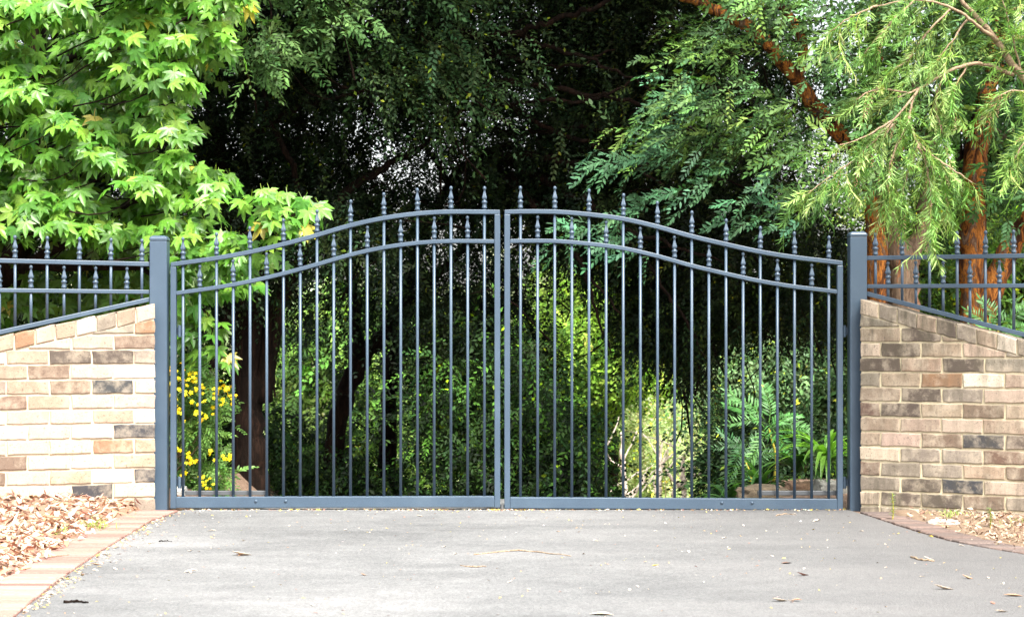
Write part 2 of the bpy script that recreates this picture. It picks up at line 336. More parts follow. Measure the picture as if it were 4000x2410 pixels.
# ------------------------------------------------------------------ brick wing walls
PALET = dict(W=(.44,.385,.31), C=(.38,.305,.23), P=(.33,.25,.195), T=(.25,.187,.136), G=(.185,.155,.122), B=(.135,.095,.070), O=(.21,.12,.07), D=(.078,.062,.050), K=(.042,.042,.045), R=(.12,.075,.056))
def clip(poly, a, b, keep_below=True):
    """clip polygon [(u,z)] to z <= a+b*u"""
    out = []
    f = lambda p: (a+b*p[0])-p[1]
    for i in range(len(poly)):
        p, q = poly[i], poly[(i+1) % len(poly)]; fp, fq = f(p), f(q)
        if fp >= 0: out.append(p)
        if (fp >= 0) != (fq >= 0):
            t = fp/(fp-fq); out.append((p[0]+(q[0]-p[0])*t, p[1]+(q[1]-p[1])*t))
    return out
def wing_wall(name, x0, D0, th, side, rows, zstart, za, zb, umax, bmat, mort, label, headc, seed, zmin=.45):
    """side -1: runs to the left. Local u along the wall, y into it"""
    r_ = random.Random(seed)
    root = empty(name, (x0, D0-CAMD, 0), label, 'brick wall')
    c_, s_ = math.cos(th), math.sin(th)
    def P(u, d, z):   # d: depth behind front face
        # along direction (side*c, -s); inward normal (side*s... ) pointing away from camera
        return (side*c_*u + side*s_*d*1.0, -s_*u + c_*d, z)
    T = .225
    mb = MB()
    def slab(poly, col, proud, thick):
        """brick from polygon, rounded front arris, jittered"""
        if len(poly) < 3: return
        area = 0
        for i in range(len(poly)):
            p, q = poly[i], poly[(i+1) % len(poly)]; area += p[0]*q[1]-q[0]*p[1]
        if abs(area) < .0008: return
        if area < 0: poly = poly[::-1]
        # subdivide edges for an uneven outline
        pts = []
        for i in range(len(poly)):
            p, q = poly[i], poly[(i+1) % len(poly)]
            L = math.hypot(q[0]-p[0], q[1]-p[1]); k = max(1, int(L/.035))
            for j in range(k):
                t = j/k; jj = .0024 if j else .0042
                pts.append((p[0]+(q[0]-p[0])*t+r_.uniform(-jj, jj), p[1]+(q[1]-p[1])*t+r_.uniform(-jj, jj)))
        cx = sum(p[0] for p in pts)/len(pts); cz = sum(p[1] for p in pts)/len(pts)
        n = len(pts)
        def ring(ins, d):
            o = []
            for (u, z) in pts:
                du, dz = cx-u, cz-z
                o.append(P(u+max(-ins, min(ins, du)), d, z+max(-ins, min(ins, dz))))
            return o
        rings = [ring(0, thick), ring(0, .004-proud), ring(.0018, .0012-proud), ring(.005, -proud)]
        v = sum(rings, []); f = []
        for k in range(3):
            for i in range(n):
                q = (k*n+i, k*n+(i+1) % n, (k+1)*n+(i+1) % n, (k+1)*n+i)
                f.append(q if side > 0 else q[::-1])
        top = tuple(3*n+i for i in range(n)); f.append(top if side > 0 else top[::-1])
        mb.add(v, f, col)
    H = .086; head = .088
    for k, row in enumerate(rows):
        z0 = zstart+k*H; odd = row[0] == 'f'; codes = row[1:]
        u = 0; i = 0
        while u < umax:
            full = .24*(1+r_.uniform(-.01, .01)); wd = full if (i or odd) else .122
            code = codes[i] if i < len(codes) else r_.choice(codes)
            col = PALET[code]; g = r_.uniform(.9, 1.1); col = tuple(min(.75, q*g*r_.uniform(.97, 1.03)) for q in col)
            m = .0055
            e0 = u+(m if u > 0 else .001)
            poly = [(e0, z0+m), (u+wd-m, z0+m), (u+wd-m, z0+H-m), (e0, z0+H-m)]
            # slope of the coping; past the sloped part the wall runs level
            poly = clip(poly, za-head-m, zb)
            slab(poly, col, r_.uniform(.0015, .006), .108)
            u += wd; i += 1
    # coping: headers following the slope
    u = 0; i = 0
    while u < umax:
        wd = .112*(1+r_.uniform(-.03, .05))
        zt0 = za+zb*u; zt1 = za+zb*(u+wd)
        if zt1 < zmin: break
        code = headc[i] if i < len(headc) else r_.choice(headc)
        g = r_.uniform(.9, 1.1); col = tuple(q*g for q in PALET[code])
        m = .004
        slab([(u+(m if u else .001), zt0-head), (u+wd-m, zt1-head), (u+wd-m, zt1-.002), (u+(m if u else .001), zt0-.002)], col, r_.uniform(.003, .007), T-.002)
        u += wd; i += 1
    bo = mb.build('bricks', bmat, root)
    # mortar core with uneven joints
    mm = MB(); ue = umax-.01; ns = 60
    for i in range(ns):
        ua = .006+(ue-.006)*i/ns; ub = .006+(ue-.006)*(i+1)/ns
        zt = lambda u: za+zb*u-.012
        v = [P(ua, .0045, zstart-.1), P(ub, .0045, zstart-.1), P(ub, .0045, zt(ub)), P(ua, .0045, zt(ua)),
             P(ua, T-.006, zstart-.1), P(ub, T-.006, zstart-.1), P(ub, T-.006, zt(ub)), P(ua, T-.006, zt(ua))]
        f = [(0,1,2,3), (5,4,7,6), (3,2,6,7)]
        if i == 0: f.append((4,0,3,7))
        if i == ns-1: f.append((1,5,6,2))
        mm.add(v, [q if side > 0 else q[::-1] for q in f], mort)
    mm.build('mortar', MORTAR, root)
    return root
TL, TR = R(20), R(29)
rowsL = ['hGTTC','fCKCC','hKWTCB','fTCCBO','hTOCCP','fKWPWC','hWTCPW','fPPTBC','hCKBTG','fWPBTB','hGDDTC','fBPCTP','hOGTPC','fTCPTC']
rowsR = ['hGGDGGDG','hCDDBGDB','fGDKPGTG','hRGGTBPT','fCGGRPTG','hTPBKDBT','fTTPTPGT','hRDTBTKG','fTDGPTGT','hGTOWTBT','fDTDGTGT','hCDTPGTT','fTDTGTGT','fGTGTGT']
wing_wall('wing_wall', -2.076, 10.88, TL, -1, rowsL, 0.0, 1.213, -.220, 2.6, BRICKL, (.44,.36,.265), 'pale cream and pink brick wall with a few charcoal bricks, left of the gate', 'PTGWTPOTPP', 11)
wing_wall('wing_wall', 2.026, 10.88, TR, 1, rowsR, -.046, 1.24, -.257, 2.6, BRICKR, (.50,.43,.29), 'weathered brown brick wall with mould streaks, right of the gate', 'CGGTDGTWGDTG', 12)

# ------------------------------------------------------------------ gate, posts and fences
def finial_mesh():
    prof = [(.0075,-.004),(.0125,0),(.0150,.004),(.0150,.009),(.0125,.013),(.0120,.030),(.0165,.034),(.0170,.041),(.0120,.045),(.0090,.050)]
    spear = [(.0120,.053),(.0175,.060),(.0165,.068),(.0115,.082),(.0080,.096),(.0058,.108)]
    ball = [(.0072,.110),(.0098,.116),(.0102,.121),(.0085,.127),(.0045,.131),(.0005,.1325)]
    n = 16; v = []; f = []
    rows = [(r, z, 0) for r, z in prof]+[(r, z, 1) for r, z in spear]+[(r, z, 0) for r, z in ball]
    for r, z, sp in rows:
        for k in range(n):
            th = 2*math.pi*k/n
            rr = r*(1 if not sp else (.66+.42*abs(math.cos(2*th))**1.5))
            v.append((rr*math.cos(th), rr*math.sin(th), z))
    for i in range(len(rows)-1):
        for k in range(n): f.append((i*n+k, i*n+(k+1) % n, (i+1)*n+(k+1) % n, (i+1)*n+k))
    f.append(tuple(range(n-1, -1, -1))); f.append(tuple((len(rows)-1)*n+k for k in range(n)))
    me = bpy.data.meshes.new('finial'); me.from_pydata(v, [], f); me.materials.append(PAINT); me.update()
    for p in me.polygons: p.use_smooth = True
    return me
FIN = finial_mesh()
def ribbon(pts, h, d, y=0):
    """bar of height h, depth d following (x, ztop) points"""
    mb = MB(); v = []; n = len(pts)
    for i, (x, z) in enumerate(pts):
        a = pts[max(0, i-1)]; b = pts[min(n-1, i+1)]; tx, tz = b[0]-a[0], b[1]-a[1]; L = math.hypot(tx, tz); nx, nz = tz/L, -tx/L
        if i in (0, n-1): nx, nz = 0, -1/ max(.7, abs(tx/L))
        v += [(x, y-d/2, z), (x, y+d/2, z), (x+nx*h, y+d/2, z+nz*h), (x+nx*h, y-d/2, z+nz*h)]
    f = []
    for i in range(n-1):
        for k in range(4): f.append((i*4+k, i*4+(k+1) % 4, (i+1)*4+(k+1) % 4, (i+1)*4+k))
    f += [(3,2,1,0), tuple((n-1)*4+k for k in range(4))]
    mb.add(v, f); return mb
def picket(root, x, z0, z1, r=.0085, y=0, lean=0):
    v, f = tube_arrays([(0, 0, z0), (lean, 0, z1)], [r, r], 12)
    mb = MB(); mb.add(v, f); o = mb.build('picket', PAINT, root); o.location = (x, y, 0)
    for p in o.data.polygons: p.use_smooth = len(p.vertices) == 4
    fo = link('finial', FIN, o); fo.location = (lean, 0, z1); fo.rotation_euler = (0, random.uniform(-.02, .02), R(45)+random.uniform(-.1,.1))
    return o
pz = lambda py, D=11.0: CAMZ+(HOR-py)*D/F
pxx = lambda px, D=11.0: (px-2000)*D/F
def gate_leaf(xs_top, xo, xi, xc0, dx, zbot_l, zbot_r, label, bolts):
    """xo/xi: px of outer left and right edges; xs_top: top rail (px,py); 117 px between the rails"""
    x0, x1 = pxx(xo), pxx(xi)
    root = empty('gate_leaf', ((x0+x1)/2, 0, 0), label, 'gate', 'pair of gate leaves'); cx = (x0+x1)/2
    import bisect
    px_ = [p[0] for p in xs_top]; py_ = [p[1] for p in xs_top]
    # smooth interpolation
    def cr(x):
        i = max(0, min(len(px_)-2, bisect.bisect(px_, x)-1)); t = (x-px_[i])/(px_[i+1]-px_[i])
        def m(k):
            if k <= 0: return (py_[1]-py_[0])/(px_[1]-px_[0])
            if k >= len(px_)-1: return (py_[-1]-py_[-2])/(px_[-1]-px_[-2])
            return (py_[k+1]-py_[k-1])/(px_[k+1]-px_[k-1])
        h = px_[i+1]-px_[i]; a = py_[i]; b = py_[i+1]; ma = m(i)*h; mb_ = m(i+1)*h
        return (2*t**3-3*t*t+1)*a+(t**3-2*t*t+t)*ma+(-2*t**3+3*t*t)*b+(t**3-t*t)*mb_
    SW = 22.5  # stile width px
    n = 50
    top = [(pxx(xo+1+(xi-xo-2)*i/n)-cx, pz(cr(xo+(xi-xo)*i/n))) for i in range(n+1)]
    ribbon(top, .0255, .040).build('top_rail', PAINT, root, .003)
    mid = [(pxx(xo+SW+(xi-xo-2*SW)*i/n)-cx, pz(cr(xo+SW+(xi-xo-2*SW)*i/n)+115)) for i in range(n+1)]
    ribbon(mid, .0235, .036).build('middle_rail', PAINT, root, .003)
    for a, yy, zb in ((xo, cr(xo), zbot_l), (xi-SW, cr(xi), zbot_r)):
        mb = MB(); xa, xb = pxx(a)-cx, pxx(a+SW)-cx
        mb.box(xa, xb, -.0215, .0215, pz(zb)-.001, pz(yy)-.0255 if True else 0)
        mb.build('stile', PAINT, root, .004)
    zb = lambda px: zbot_l+(zbot_r-zbot_l)*(px-xo)/(xi-xo)
    a, b = xo+SW, xi-SW
    bot = [(pxx(a)-cx, pz(zb(a)-45)), (pxx(b)-cx, pz(zb(b)-45))]
    ribbon(bot, .0655, .046).build('bottom_rail', PAINT, root, .004)
    for k in range(19):
        px = xc0+dx*k
        tall = k % 2 == 0
        yt = cr(px)-5 if tall else cr(px)+115-5
        picket(root, pxx(px)-cx, pz(zb(px)-44), pz(yt), lean=0)
    for bx in bolts:
        v, f = [], []
        mb = MB()
        pr = [(.0001, -.008), (.005, -.0072), (.0085, -.004), (.009, 0)]
        for r_, yy in pr: v += [(r_*math.cos(2*math.pi*k/14), yy-.023, r_*math.sin(2*math.pi*k/14)) for k in range(14)]
        for i in range(3): f += [(i*14+k, (i+1)*14+k, (i+1)*14+(k+1) % 14, i*14+(k+1) % 14) for k in range(14)]
        mb.add(v, f); o = mb.build('bolt', PAINT, root, smooth=True); o.location = (pxx(bx)-cx, 0, pz(zb(bx)-28))
    return root, cx
TL_ = [(667,1026),(687,1023),(842,1001),(974,977),(1107,946),(1236,911),(1368,873),(1497,845),(1630,827),(1755,820),(1953,821)]
TR_ = [(1970,821),(2033,819),(2169,820),(2297,830),(2430,847),(2564,877),(2697,914),(2832,946),(2966,975),(3101,997),(3236,1013),(3290,1020)]
gl, cl = gate_leaf(TL_, 667, 1954, 715, 65.4, 1984, 1981, 'blue-grey steel gate leaf with curved spiked rails, hinged at the left post', (1002,1118))
gr, cr_ = gate_leaf(TR_, 1970, 3291, 2033, 66.9, 1985, 1992, 'blue-grey steel gate leaf with curved spiked rails, hinged at the right post', (2818,2936))
STEEL, n_, l_, b_ = mat('galvanised_steel'); b_.inputs['Base Color'].default_value = (.09,.095,.10,1); b_.inputs['Roughness'].default_value = .45; b_.inputs['Metallic'].default_value = .4
# operator arms and hinges, parts of their leaf
for root, cx, s in ((gl, cl, -1), (gr, cr_, 1)):
    mb = MB(); xe = s*1.93-cx; xa = s*1.45-cx
    mb.box(min(xe, xa), max(xe, xa), .032, .062, .085, .112); mb.build('operator_arm', STEEL, root, .003)
    for zz in (.14, 1.03):
        mb = MB(); h0, h1 = s*1.93-cx, s*1.990-cx
        mb.box(min(h0, h1), max(h0, h1), .0225, .034, zz, zz+.045)
        v, f = tube_arrays([(s*1.958-cx, .012, zz-.012), (s*1.958-cx, .012, zz+.057)], [.011]*2, 10); mb.add(v, f)
        mb.build('hinge', PAINT, root, .001)
def post(x0, x1, ztop, zbot, label):
    cx = (x0+x1)/2; root = empty('gate_post', (cx, 0, 0), label, 'gate post', 'pair of gate posts'); h = (x1-x0)/2
    mb = MB(); mb.box(-h, h, -.05, .05, zbot-.1, ztop-.030); mb.build('shaft', PAINT, root, .006, seg=3)
    mb = MB(); g = h+.002; z = ztop-.0285
    lv = [(g, z), (g, z+.012), (g-.004, z+.019), (g-.013, z+.0265), (g-.02, z+.0285)]
    v = []; f = []
    for r_, zz in lv:
        k = r_-h; yy = .05+k
        for (sx, sy) in ((-1,-1),(1,-1),(1,1),(-1,1)):
            # chamfered corner pair
            c = .006
            v += [(sx*(r_-c), sy*yy, zz), (sx*r_, sy*(yy-c), zz)] if (sx*sy > 0) else [(sx*r_, sy*(yy-c), zz), (sx*(r_-c), sy*yy, zz)]
    # order the ring properly
    def ringorder(i): 
        ids = list(range(i*8, i*8+8)); return sorted(ids, key=lambda q: math.atan2(v[q][1]/.05, v[q][0]/h))
    rs = [ringorder(i) for i in range(len(lv))]
    for i in range(len(lv)-1):
        for k in range(8): f.append((rs[i][k], rs[i][(k+1) % 8], rs[i+1][(k+1) % 8], rs[i+1][k]))
    f.append(tuple(rs[-1])); f.append(tuple(rs[0][::-1]))
    mb.add(v, f); mb.build('cap', PAINT, root, .0015)
    return root
post(-2.124, -2.022, pz(920, 10.95), 0, 'square blue-grey steel post standing left of the gate')
post(1.980, 2.080, pz(904, 10.95), -.02, 'square blue-grey steel post standing right of the gate')

def fence(side, x0, D0, th, tall, short, tops, mids, bots, finz, label, umax=2.3):
    c_, s_ = math.cos(th), math.sin(th)
    def t_of(px):
        k = (px-2000)/F
        return (k*D0-x0)/(side*c_+k*s_)
    Dt = lambda t: D0-t*s_
    root = empty('fence_panel', (x0, D0-CAMD, 0), label, 'fence', 'spiked steel fence panels on the wing walls', rz=(math.pi+th if side < 0 else -th))
    # local x runs along the fence; for side -1 the local frame is rotated by 180+th
    def zline(pa, pb):
        ta, tb = t_of(pa[0]), t_of(pb[0]); za, zb = pz(pa[1], Dt(ta)), pz(pb[1], Dt(tb))
        return lambda t: za+(zb-za)*(t-ta)/(tb-ta)
    zt, zm, zb = zline(*tops), zline(*mids), zline(*bots)
    u0 = .012
    for nm, fz, h in (('top_rail', zt, .0255), ('middle_rail', zm, .0235), ('bottom_rail', zb, .026)):
        ribbon([(u0, fz(u0)), (umax, fz(umax))], h, .032).build(nm, PAINT, root, .003)
    ts = [(t_of(p), 1) for p in tall]+[(t_of(p), 0) for p in short]; ts.sort()
    sp = (ts[-1][0]-ts[0][0])/(len(ts)-1); last = ts[-1]
    t, k = last
    while t+sp < umax-.03: t += sp; k = 1-k; ts.append((t, k))
    for t, k in ts:
        picket(root, t, zb(t)-.012, (zt if k else zm)(t)+.004, lean=0)
    return root
fence(-1, -2.118, 10.985, TL, [59,184,310,433,554], [-2,121,250,373,495],
      ((0,1010),(583,1024)), ((0,1126),(583,1133)), ((0,1289),(583,1161)), 0, 'spiked blue-grey fence panel on top of the pale brick wall')
fence(1, 2.074, 10.985, TR, [3420,3524,3631,3739,3849,3960], [3469,3578,3684,3789,3904],
      ((3389,1000),(4000,991)), ((3389,1111),(4000,1108)), ((3389,1139),(4000,1298)), 0, 'spiked blue-grey fence panel on top of the weathered brown wall')

# ------------------------------------------------------------------ foliage machinery
def frames(d, nrm):
    d = d/np.linalg.norm(d, axis=1, keepdims=True)
    n = nrm - d*np.sum(nrm*d, 1, keepdims=True); n /= np.linalg.norm(n, axis=1, keepdims=True)+1e-9
    x = np.cross(d, n); return np.stack([x, d, n], -1)     # columns: x, y(axis), z(normal)
def scatter(tmpl, pos, d, nrm, scale, cols):
    """tmpl: (verts, list of face arrays, per-vertex tint (k,3))"""
    tv, tf, tc = tmpl; M = frames(d, nrm); n = len(pos); k = len(tv)
    v = np.einsum('nij,kj->nki', M, tv)*np.asarray(scale).reshape(-1,1,1) + pos[:, None, :]
    off = (np.arange(n)*k)
    fs = [(f[None]+off[:, None, None]).reshape(-1, f.shape[1]) for f in tf]
    c = cols[:, None, :]*tc[None]
    return v.reshape(-1, 3), fs, c.reshape(-1, 3)
def merge(parts):
    vs_, fs, cs = [], {}, []; o = 0
    for v, f, c in parts:
        vs_.append(v); cs.append(c)
        for a in f: fs.setdefault(a.shape[1], []).append(a+o)
        o += len(v)
    return np.concatenate(vs_), [np.concatenate(a) for a in fs.values()], np.concatenate(cs)
YL = np.array([4.5,3.0,.7])
def jit_cols(n, base, v=.25, yellow=0.0, ycol=(.35,.28,.02), r_=rng):
    base = np.array(base, float)
    if base.ndim == 2: base = base[r_.integers(0, len(base), n)]
    else: base = np.repeat(base[None], n, 0)
    c = base*np.exp(r_.normal(0, v, (n, 1)))*np.exp(r_.normal(0, .06, (n, 3)))
    if yellow: 
        k = r_.random(n) < yellow; c[k] = np.array(ycol)*np.exp(r_.normal(0, .25, (k.sum(), 1)))
    return np.clip(c, 0, .8)
def star_leaf():
    """five pointed sweetgum leaf, ~1 unit across, stalk end at origin, drooping lobes"""
    tips = [(-82, .56), (-42, .74), (0, .88), (42, .74), (82, .56)]
    out = [(-118, .20)]
    for i, (a, r) in enumerate(tips):
        out += [(a-13, r*.66), (a, r), (a+13, r*.66)]
        if i < 4: out.append((a+ (tips[i+1][0]-a)/2,   .40))
    out.append((118, .20))
    v = [(0, .06, 0.02)]
    for a, r in out:
        t = math.radians(a); x = math.sin(t)*r; y = math.cos(t)*r+.06
        v.append((x, y, -.30*r*r + (.035 if abs(r-.40) < .02 else 0)))
    # fold cup along the centre rib
    v = np.array(v); v[:, 2] += .10*np.abs(v[:, 0])
    tri = [(0, i, i+1) for i in range(1, len(out))]
    st = len(v); v = np.vstack([v, [(-.01,-.32,.12),(.01,-.32,.12),(.012,.06,.02),(-.012,.06,.02)]])
    c = np.ones((len(v), 3)); c[0] = (1.25,1.15,1.1); c[st:] = (1.6,1.1,.6)
    return v, [np.array(tri)[:, ::-1], np.array([[st, st+1, st+2, st+3]])], c
def leaf6(L, wd, fold=.25, droop=.12):
    return np.array([(0,0,0), (wd/2, L*.38, fold*wd/2), (wd*.36, L*.72, fold*wd*.36-droop*L*.5), (0, L, -droop*L), (-wd*.36, L*.72, fold*wd*.36-droop*L*.5), (-wd/2, L*.38, fold*wd/2), (0, L*.5, 0)]), \
           np.array([(0,1,6),(1,2,6),(2,3,6),(3,4,6),(4,5,6),(5,0,6)])
def leaf2(L, wd, fold=.25, droop=.1):
    return np.array([(0,0,0), (wd/2, L*.45, fold*wd/2), (0, L, -droop*L), (-wd/2, L*.45, fold*wd/2)]), np.array([(0,1,2),(0,2,3)])
def twig_spray(Lt, npair, L, wd, ang=55, kind=leaf6, droop=.35, r_=None, rnd=.15, radial=False, stem=.0025, stemcol=(1.6,.9,.5), tip=True, updown=0.0, yl=0.0):
    """a twig along +y, bending to -z, leaves either side"""
    r_ = r_ or np.random.default_rng(1)
    vs_, fs, cs = [], [], []; o = 0
    def path(t): return np.array([0.03*math.sin(t*5)*Lt, Lt*t*(1-.12*t*droop*2), -droop*Lt*t*t])
    items = []
    for i in range(npair):
        t = .12+.88*(i+.5)/npair
        for s in (-1, 1):
            items.append((min(1, t+s*.25/npair), s))
    if tip: items.append((1.0, 0))
    for t, s in items:
        a = math.radians(ang*(1-.25*t)) if s else 0
        lv, lf = kind(L*(1+r_.normal(0, rnd))*(1-.25*(t > .85)), wd*(1+r_.normal(0, rnd)))
        if radial: az = r_.uniform(0, 2*math.pi)
        else: az = (0 if s > 0 else math.pi)+r_.normal(0, .35)
        # leaf direction
        e = np.array([math.cos(az)*math.sin(a if s else .15), math.cos(a), math.sin(az)*math.sin(a if s else .1)+updown-droop*t*.6])
        e /= np.linalg.norm(e)
        nrm = np.array([r_.normal(0,.3), .15, 1.0]) if not radial else np.array([-math.sin(az)*.5+r_.normal(0,.4), .2, 1.0])
        M = frames(e[None], nrm[None])[0]
        v = lv@M.T+path(t)
        vs_.append(v); fs.append(lf+o); o += len(v)
        k = 1+r_.normal(0, .2); cs.append(np.full((len(v), 3), k)*(YL if r_.random() < yl else 1))
    v = np.vstack(vs_); f = np.vstack(fs); c = np.vstack(cs)
    # stem as triangular tube
    sv, k = [], 4
    for i in range(k+1):
        p = path(i/k); r = stem*(1-.6*i/k)
        for j in range(3): th = j*2.094; sv.append(p+np.array([math.cos(th)*r, 0, math.sin(th)*r]))
    sf = [(o+i*3+j, o+i*3+(j+1) % 3, o+(i+1)*3+(j+1) % 3, o+(i+1)*3+j) for i in range(k) for j in range(3)]
    v = np.vstack([v, sv]); c = np.vstack([c, np.repeat([stemcol], len(sv), 0)])
    return v, [f, np.array(sf)], c
def scatter_multi(tmpls, pos, d, nrm, scale, cols, r_=rng):
    idx = r_.integers(0, len(tmpls), len(pos)); sc = np.broadcast_to(scale, len(pos))
    return [scatter(t, pos[idx == i], d[idx == i], nrm[idx == i], sc[idx == i], cols[idx == i]) for i, t in enumerate(tmpls) if (idx == i).any()]
def rnd(n, s=1.0): return rng.normal(0, s, (n, 3))
def to_px(p): D = p[:, 1]+CAMD; return 2000+p[:, 0]*F/D, HOR-(p[:, 2]-CAMZ)*F/D, D
def crown(root, parts, m, name='crown'):
    v, f, c = merge(parts); v = v-np.array(root.location)[None]
    return link(name, npmesh(name, v, f, m, c), root)
def limbs(root, specs, m, name='trunk', n=10, jit=.06, wob=.01, seed=0):
    """specs: list of (points, radii); one mesh"""
    mb = MB(); o = Vector(root.location)
    for i, (p, r) in enumerate(specs):
        q, rr = smooth_path([Vector(a)-o for a in p], r, 6, wob, seed+i)
        v, f = tube_arrays(q, rr, n, jit, True, seed+i*7); mb.add(v, f)
    ob = mb.build(name, m, root, smooth=True); return ob
def twigs_mesh(root, A, B, r0, r1, m, name='twigs', sag=.08, seed=0):
    """many slim curved branchlets A->B as one mesh"""
    n = len(A); K = 5; J = 4; t = np.linspace(0, 1, K)[None, :, None]
    rr = np.random.default_rng(seed)
    bend = rr.normal(0, sag, (n, 1, 3)); L = np.linalg.norm(B-A, axis=1)[:, None, None]
    P = A[:, None]*(1-t)+B[:, None]*t + bend*L*(t*(1-t)*4)
    ax = (B-A)/L[:, :, 0]; u = np.cross(ax, [0.2, .9, .3]); u /= np.linalg.norm(u, axis=1, keepdims=True); w_ = np.cross(ax, u)
    rad = (np.asarray(r0).reshape(-1,1)*(1-t[:, :, 0])+np.asarray(r1).reshape(-1,1)*t[:, :, 0])
    th = np.arange(J)*2*math.pi/J
    off = (u[:, None, None]*np.cos(th)[None, None, :, None]+w_[:, None, None]*np.sin(th)[None, None, :, None])*rad[:, :, None, None]
    v = (P[:, :, None]+off).reshape(-1, 3)-np.array(root.location)
    i = np.arange(n)[:, None, None]*K*J+np.arange(K-1)[None, :, None]*J; j = np.arange(J)[None, None]
    f = np.stack([i+j, i+(j+1) % J, i+J+(j+1) % J, i+J+j], -1).reshape(-1, 4)
    return tag(link(name, npmesh(name, v, f, m, smooth=True), root), kind='stuff')
def base(px_or_x, D, world=False):
    x = px_or_x if world else (px_or_x-2000)*D/F
    return (x, D-CAMD, float(gz(x, D-CAMD))-.05)
VP = 1.6234
# ---- sweetgum on the left
def in_poly(x, y, poly):
    x = np.asarray(x); y = np.asarray(y); c = np.zeros(x.shape, bool); n = len(poly)
    for i in range(n):
        x1, y1 = poly[i]; x2, y2 = poly[(i+1) % n]
        k = ((y1 > y) != (y2 > y)) & (x < (x2-x1)*(y-y1)/(y2-y1+1e-9)+x1); c ^= k
    return c
def sample_poly(poly, n):
    P = np.array(poly); lo, hi = P.min(0), P.max(0); out = np.zeros((0, 2))
    while len(out) < n:
        q = rng.uniform(lo, hi, (n*2, 2)); out = np.vstack([out, q[in_poly(q[:, 0], q[:, 1], poly)]])
    return out[:n]
def Vn(vxy, D):
    p = np.asarray(vxy)*VP; D = np.asarray(D)
    return np.stack([(p[:, 0]-2000)*D/F, D-CAMD, CAMZ+(HOR-p[:, 1])*D/F], 1)
def sweetgum():
    root = empty('sweetgum_tree', base(-900, 13.2), 'bright green sweetgum tree with star shaped leaves over the left fence', 'tree')
    poly = [(-260,-160),(575,-160),(560,50),(525,140),(430,190),(405,260),(425,400),(505,450),(530,540),(490,590),(300,600),(-260,590)]
    cl = sample_poly(poly, 150); D = rng.uniform(11.45, 12.5, 150)
    ex = [(630,490),(690,500),(725,515),(650,530),(670,555),(690,570),(560,600),(610,610),(470,500),(495,470),(490,560),(470,620),(530,30),(515,90),(430,400),(420,300),(455,630)]
    exl = [(430,680),(470,690),(520,660),(540,700),(480,790),(440,830),(450,880),(425,740),(500,800),(450,700),(500,730),(430,770),(510,865),(470,850),(640,640),(560,660),(580,700)]
    C1 = Vn(cl, D); C2 = Vn(ex, rng.uniform(11.5, 11.9, len(ex))); C3 = Vn(exl, rng.uniform(11.7, 12.2, len(exl)))
    parts = []; st = star_leaf()
    def clump(Cs, m, rx, rz, base_c, smin=.095, smax=.13):
        n = len(Cs)*m; c = np.repeat(Cs, m, 0)
        th = rng.uniform(0, 2*math.pi, n); ph = rng.uniform(-.15, 1.0, n)*math.pi/2; r = rng.uniform(.55, 1.05, n)**.6
        o = np.stack([np.cos(ph)*np.cos(th), np.cos(ph)*np.sin(th), np.sin(ph)], 1)
        p = c+o*r[:, None]*np.array([rx, rx*.8, rz])
        d = o*np.array([.7, .5, .15])+np.array([0, -.28, -.75])+rnd(n, .32)
        nm = o*np.array([.5, .3, .4])+np.array([.0, -.75, .65])+rnd(n, .3)
        col = jit_cols(n, base_c, .16, .008, (.34,.30,.03))
        parts.append(scatter(st, p, d, nm, rng.uniform(smin, smax, n)*1.08, col))
        return p
    G = [(.080,.205,.024),(.102,.24,.028),(.055,.155,.020),(.13,.27,.034)]
    p1 = clump(C1, 24, .20, .12, G); p2 = clump(C2, 11, .15, .10, G); p3 = clump(C3, 8, .13, .10, G)
    # inner, deeper leaves
    q = sample_poly([(-260,-160),(530,-160),(420,230),(400,400),(440,640),(540,720),(400,790),(-260,800)], 150)
    p4 = clump(Vn(q, rng.uniform(12.7, 13.8, 150)), 18, .3, .2, [(.075,.16,.024),(.09,.18,.03)])
    crown(root, parts, GLOSSY)
    x0 = -3.35
    T = lambda vx, vy, D: V(vx, vy, D)
    sp = [([(root.location.x, 2.2, -.2), (x0-.3, 2.1, 1.2), (x0, 2.0, 2.6), (x0+.1, 1.9, 4.5)], [.13,.11,.09,.05]),
          ([(x0-.25, 2.1, 1.4), T(60,640,12.9), T(200,560,12.6), T(330,480,12.2), T(440,470,11.9)], [.05,.04,.03,.02,.008]),
          ([(x0-.2, 2.1, 1.7), T(30,420,12.8), T(200,330,12.5), T(350,270,12.1), T(420,250,11.8)], [.05,.035,.028,.018,.007]),
          ([(x0-.1, 2.0, 2.3), T(60,200,12.8), T(220,120,12.4), T(400,60,12.1), T(540,30,11.8)], [.05,.035,.028,.018,.007]),
          ([T(60,640,12.9), T(330,640,12.5), T(480,600,12.0), T(600,560,11.8), T(700,520,11.7), T(740,515,11.65)], [.035,.026,.018,.012,.007,.004]),
          ([T(330,640,12.5), T(420,700,12.3), T(500,760,12.1), T(512,850,11.9)], [.02,.012,.008,.004])]
    limbs(root, sp, bpy.data.materials['dark_bark'], 'trunk', 8, .05, .008, 21)
    # leaf stalk twigs
    A = C1+rnd(len(C1), .03)+np.array([-.16, .15, -.05]); twigs_mesh(root, A-np.array([.25, .12, .08]), C1, .006, .0025, bpy.data.materials['dark_bark'], 'twigs', .12, 3)
    A2 = np.vstack([C2, C3]); twigs_mesh(root, A2+np.array([-.12, .05, -.05]), A2+np.array([.03, -.02, .03]), .004, .002, bpy.data.materials['dark_bark'], 'twigs', .1, 4)
sweetgum()

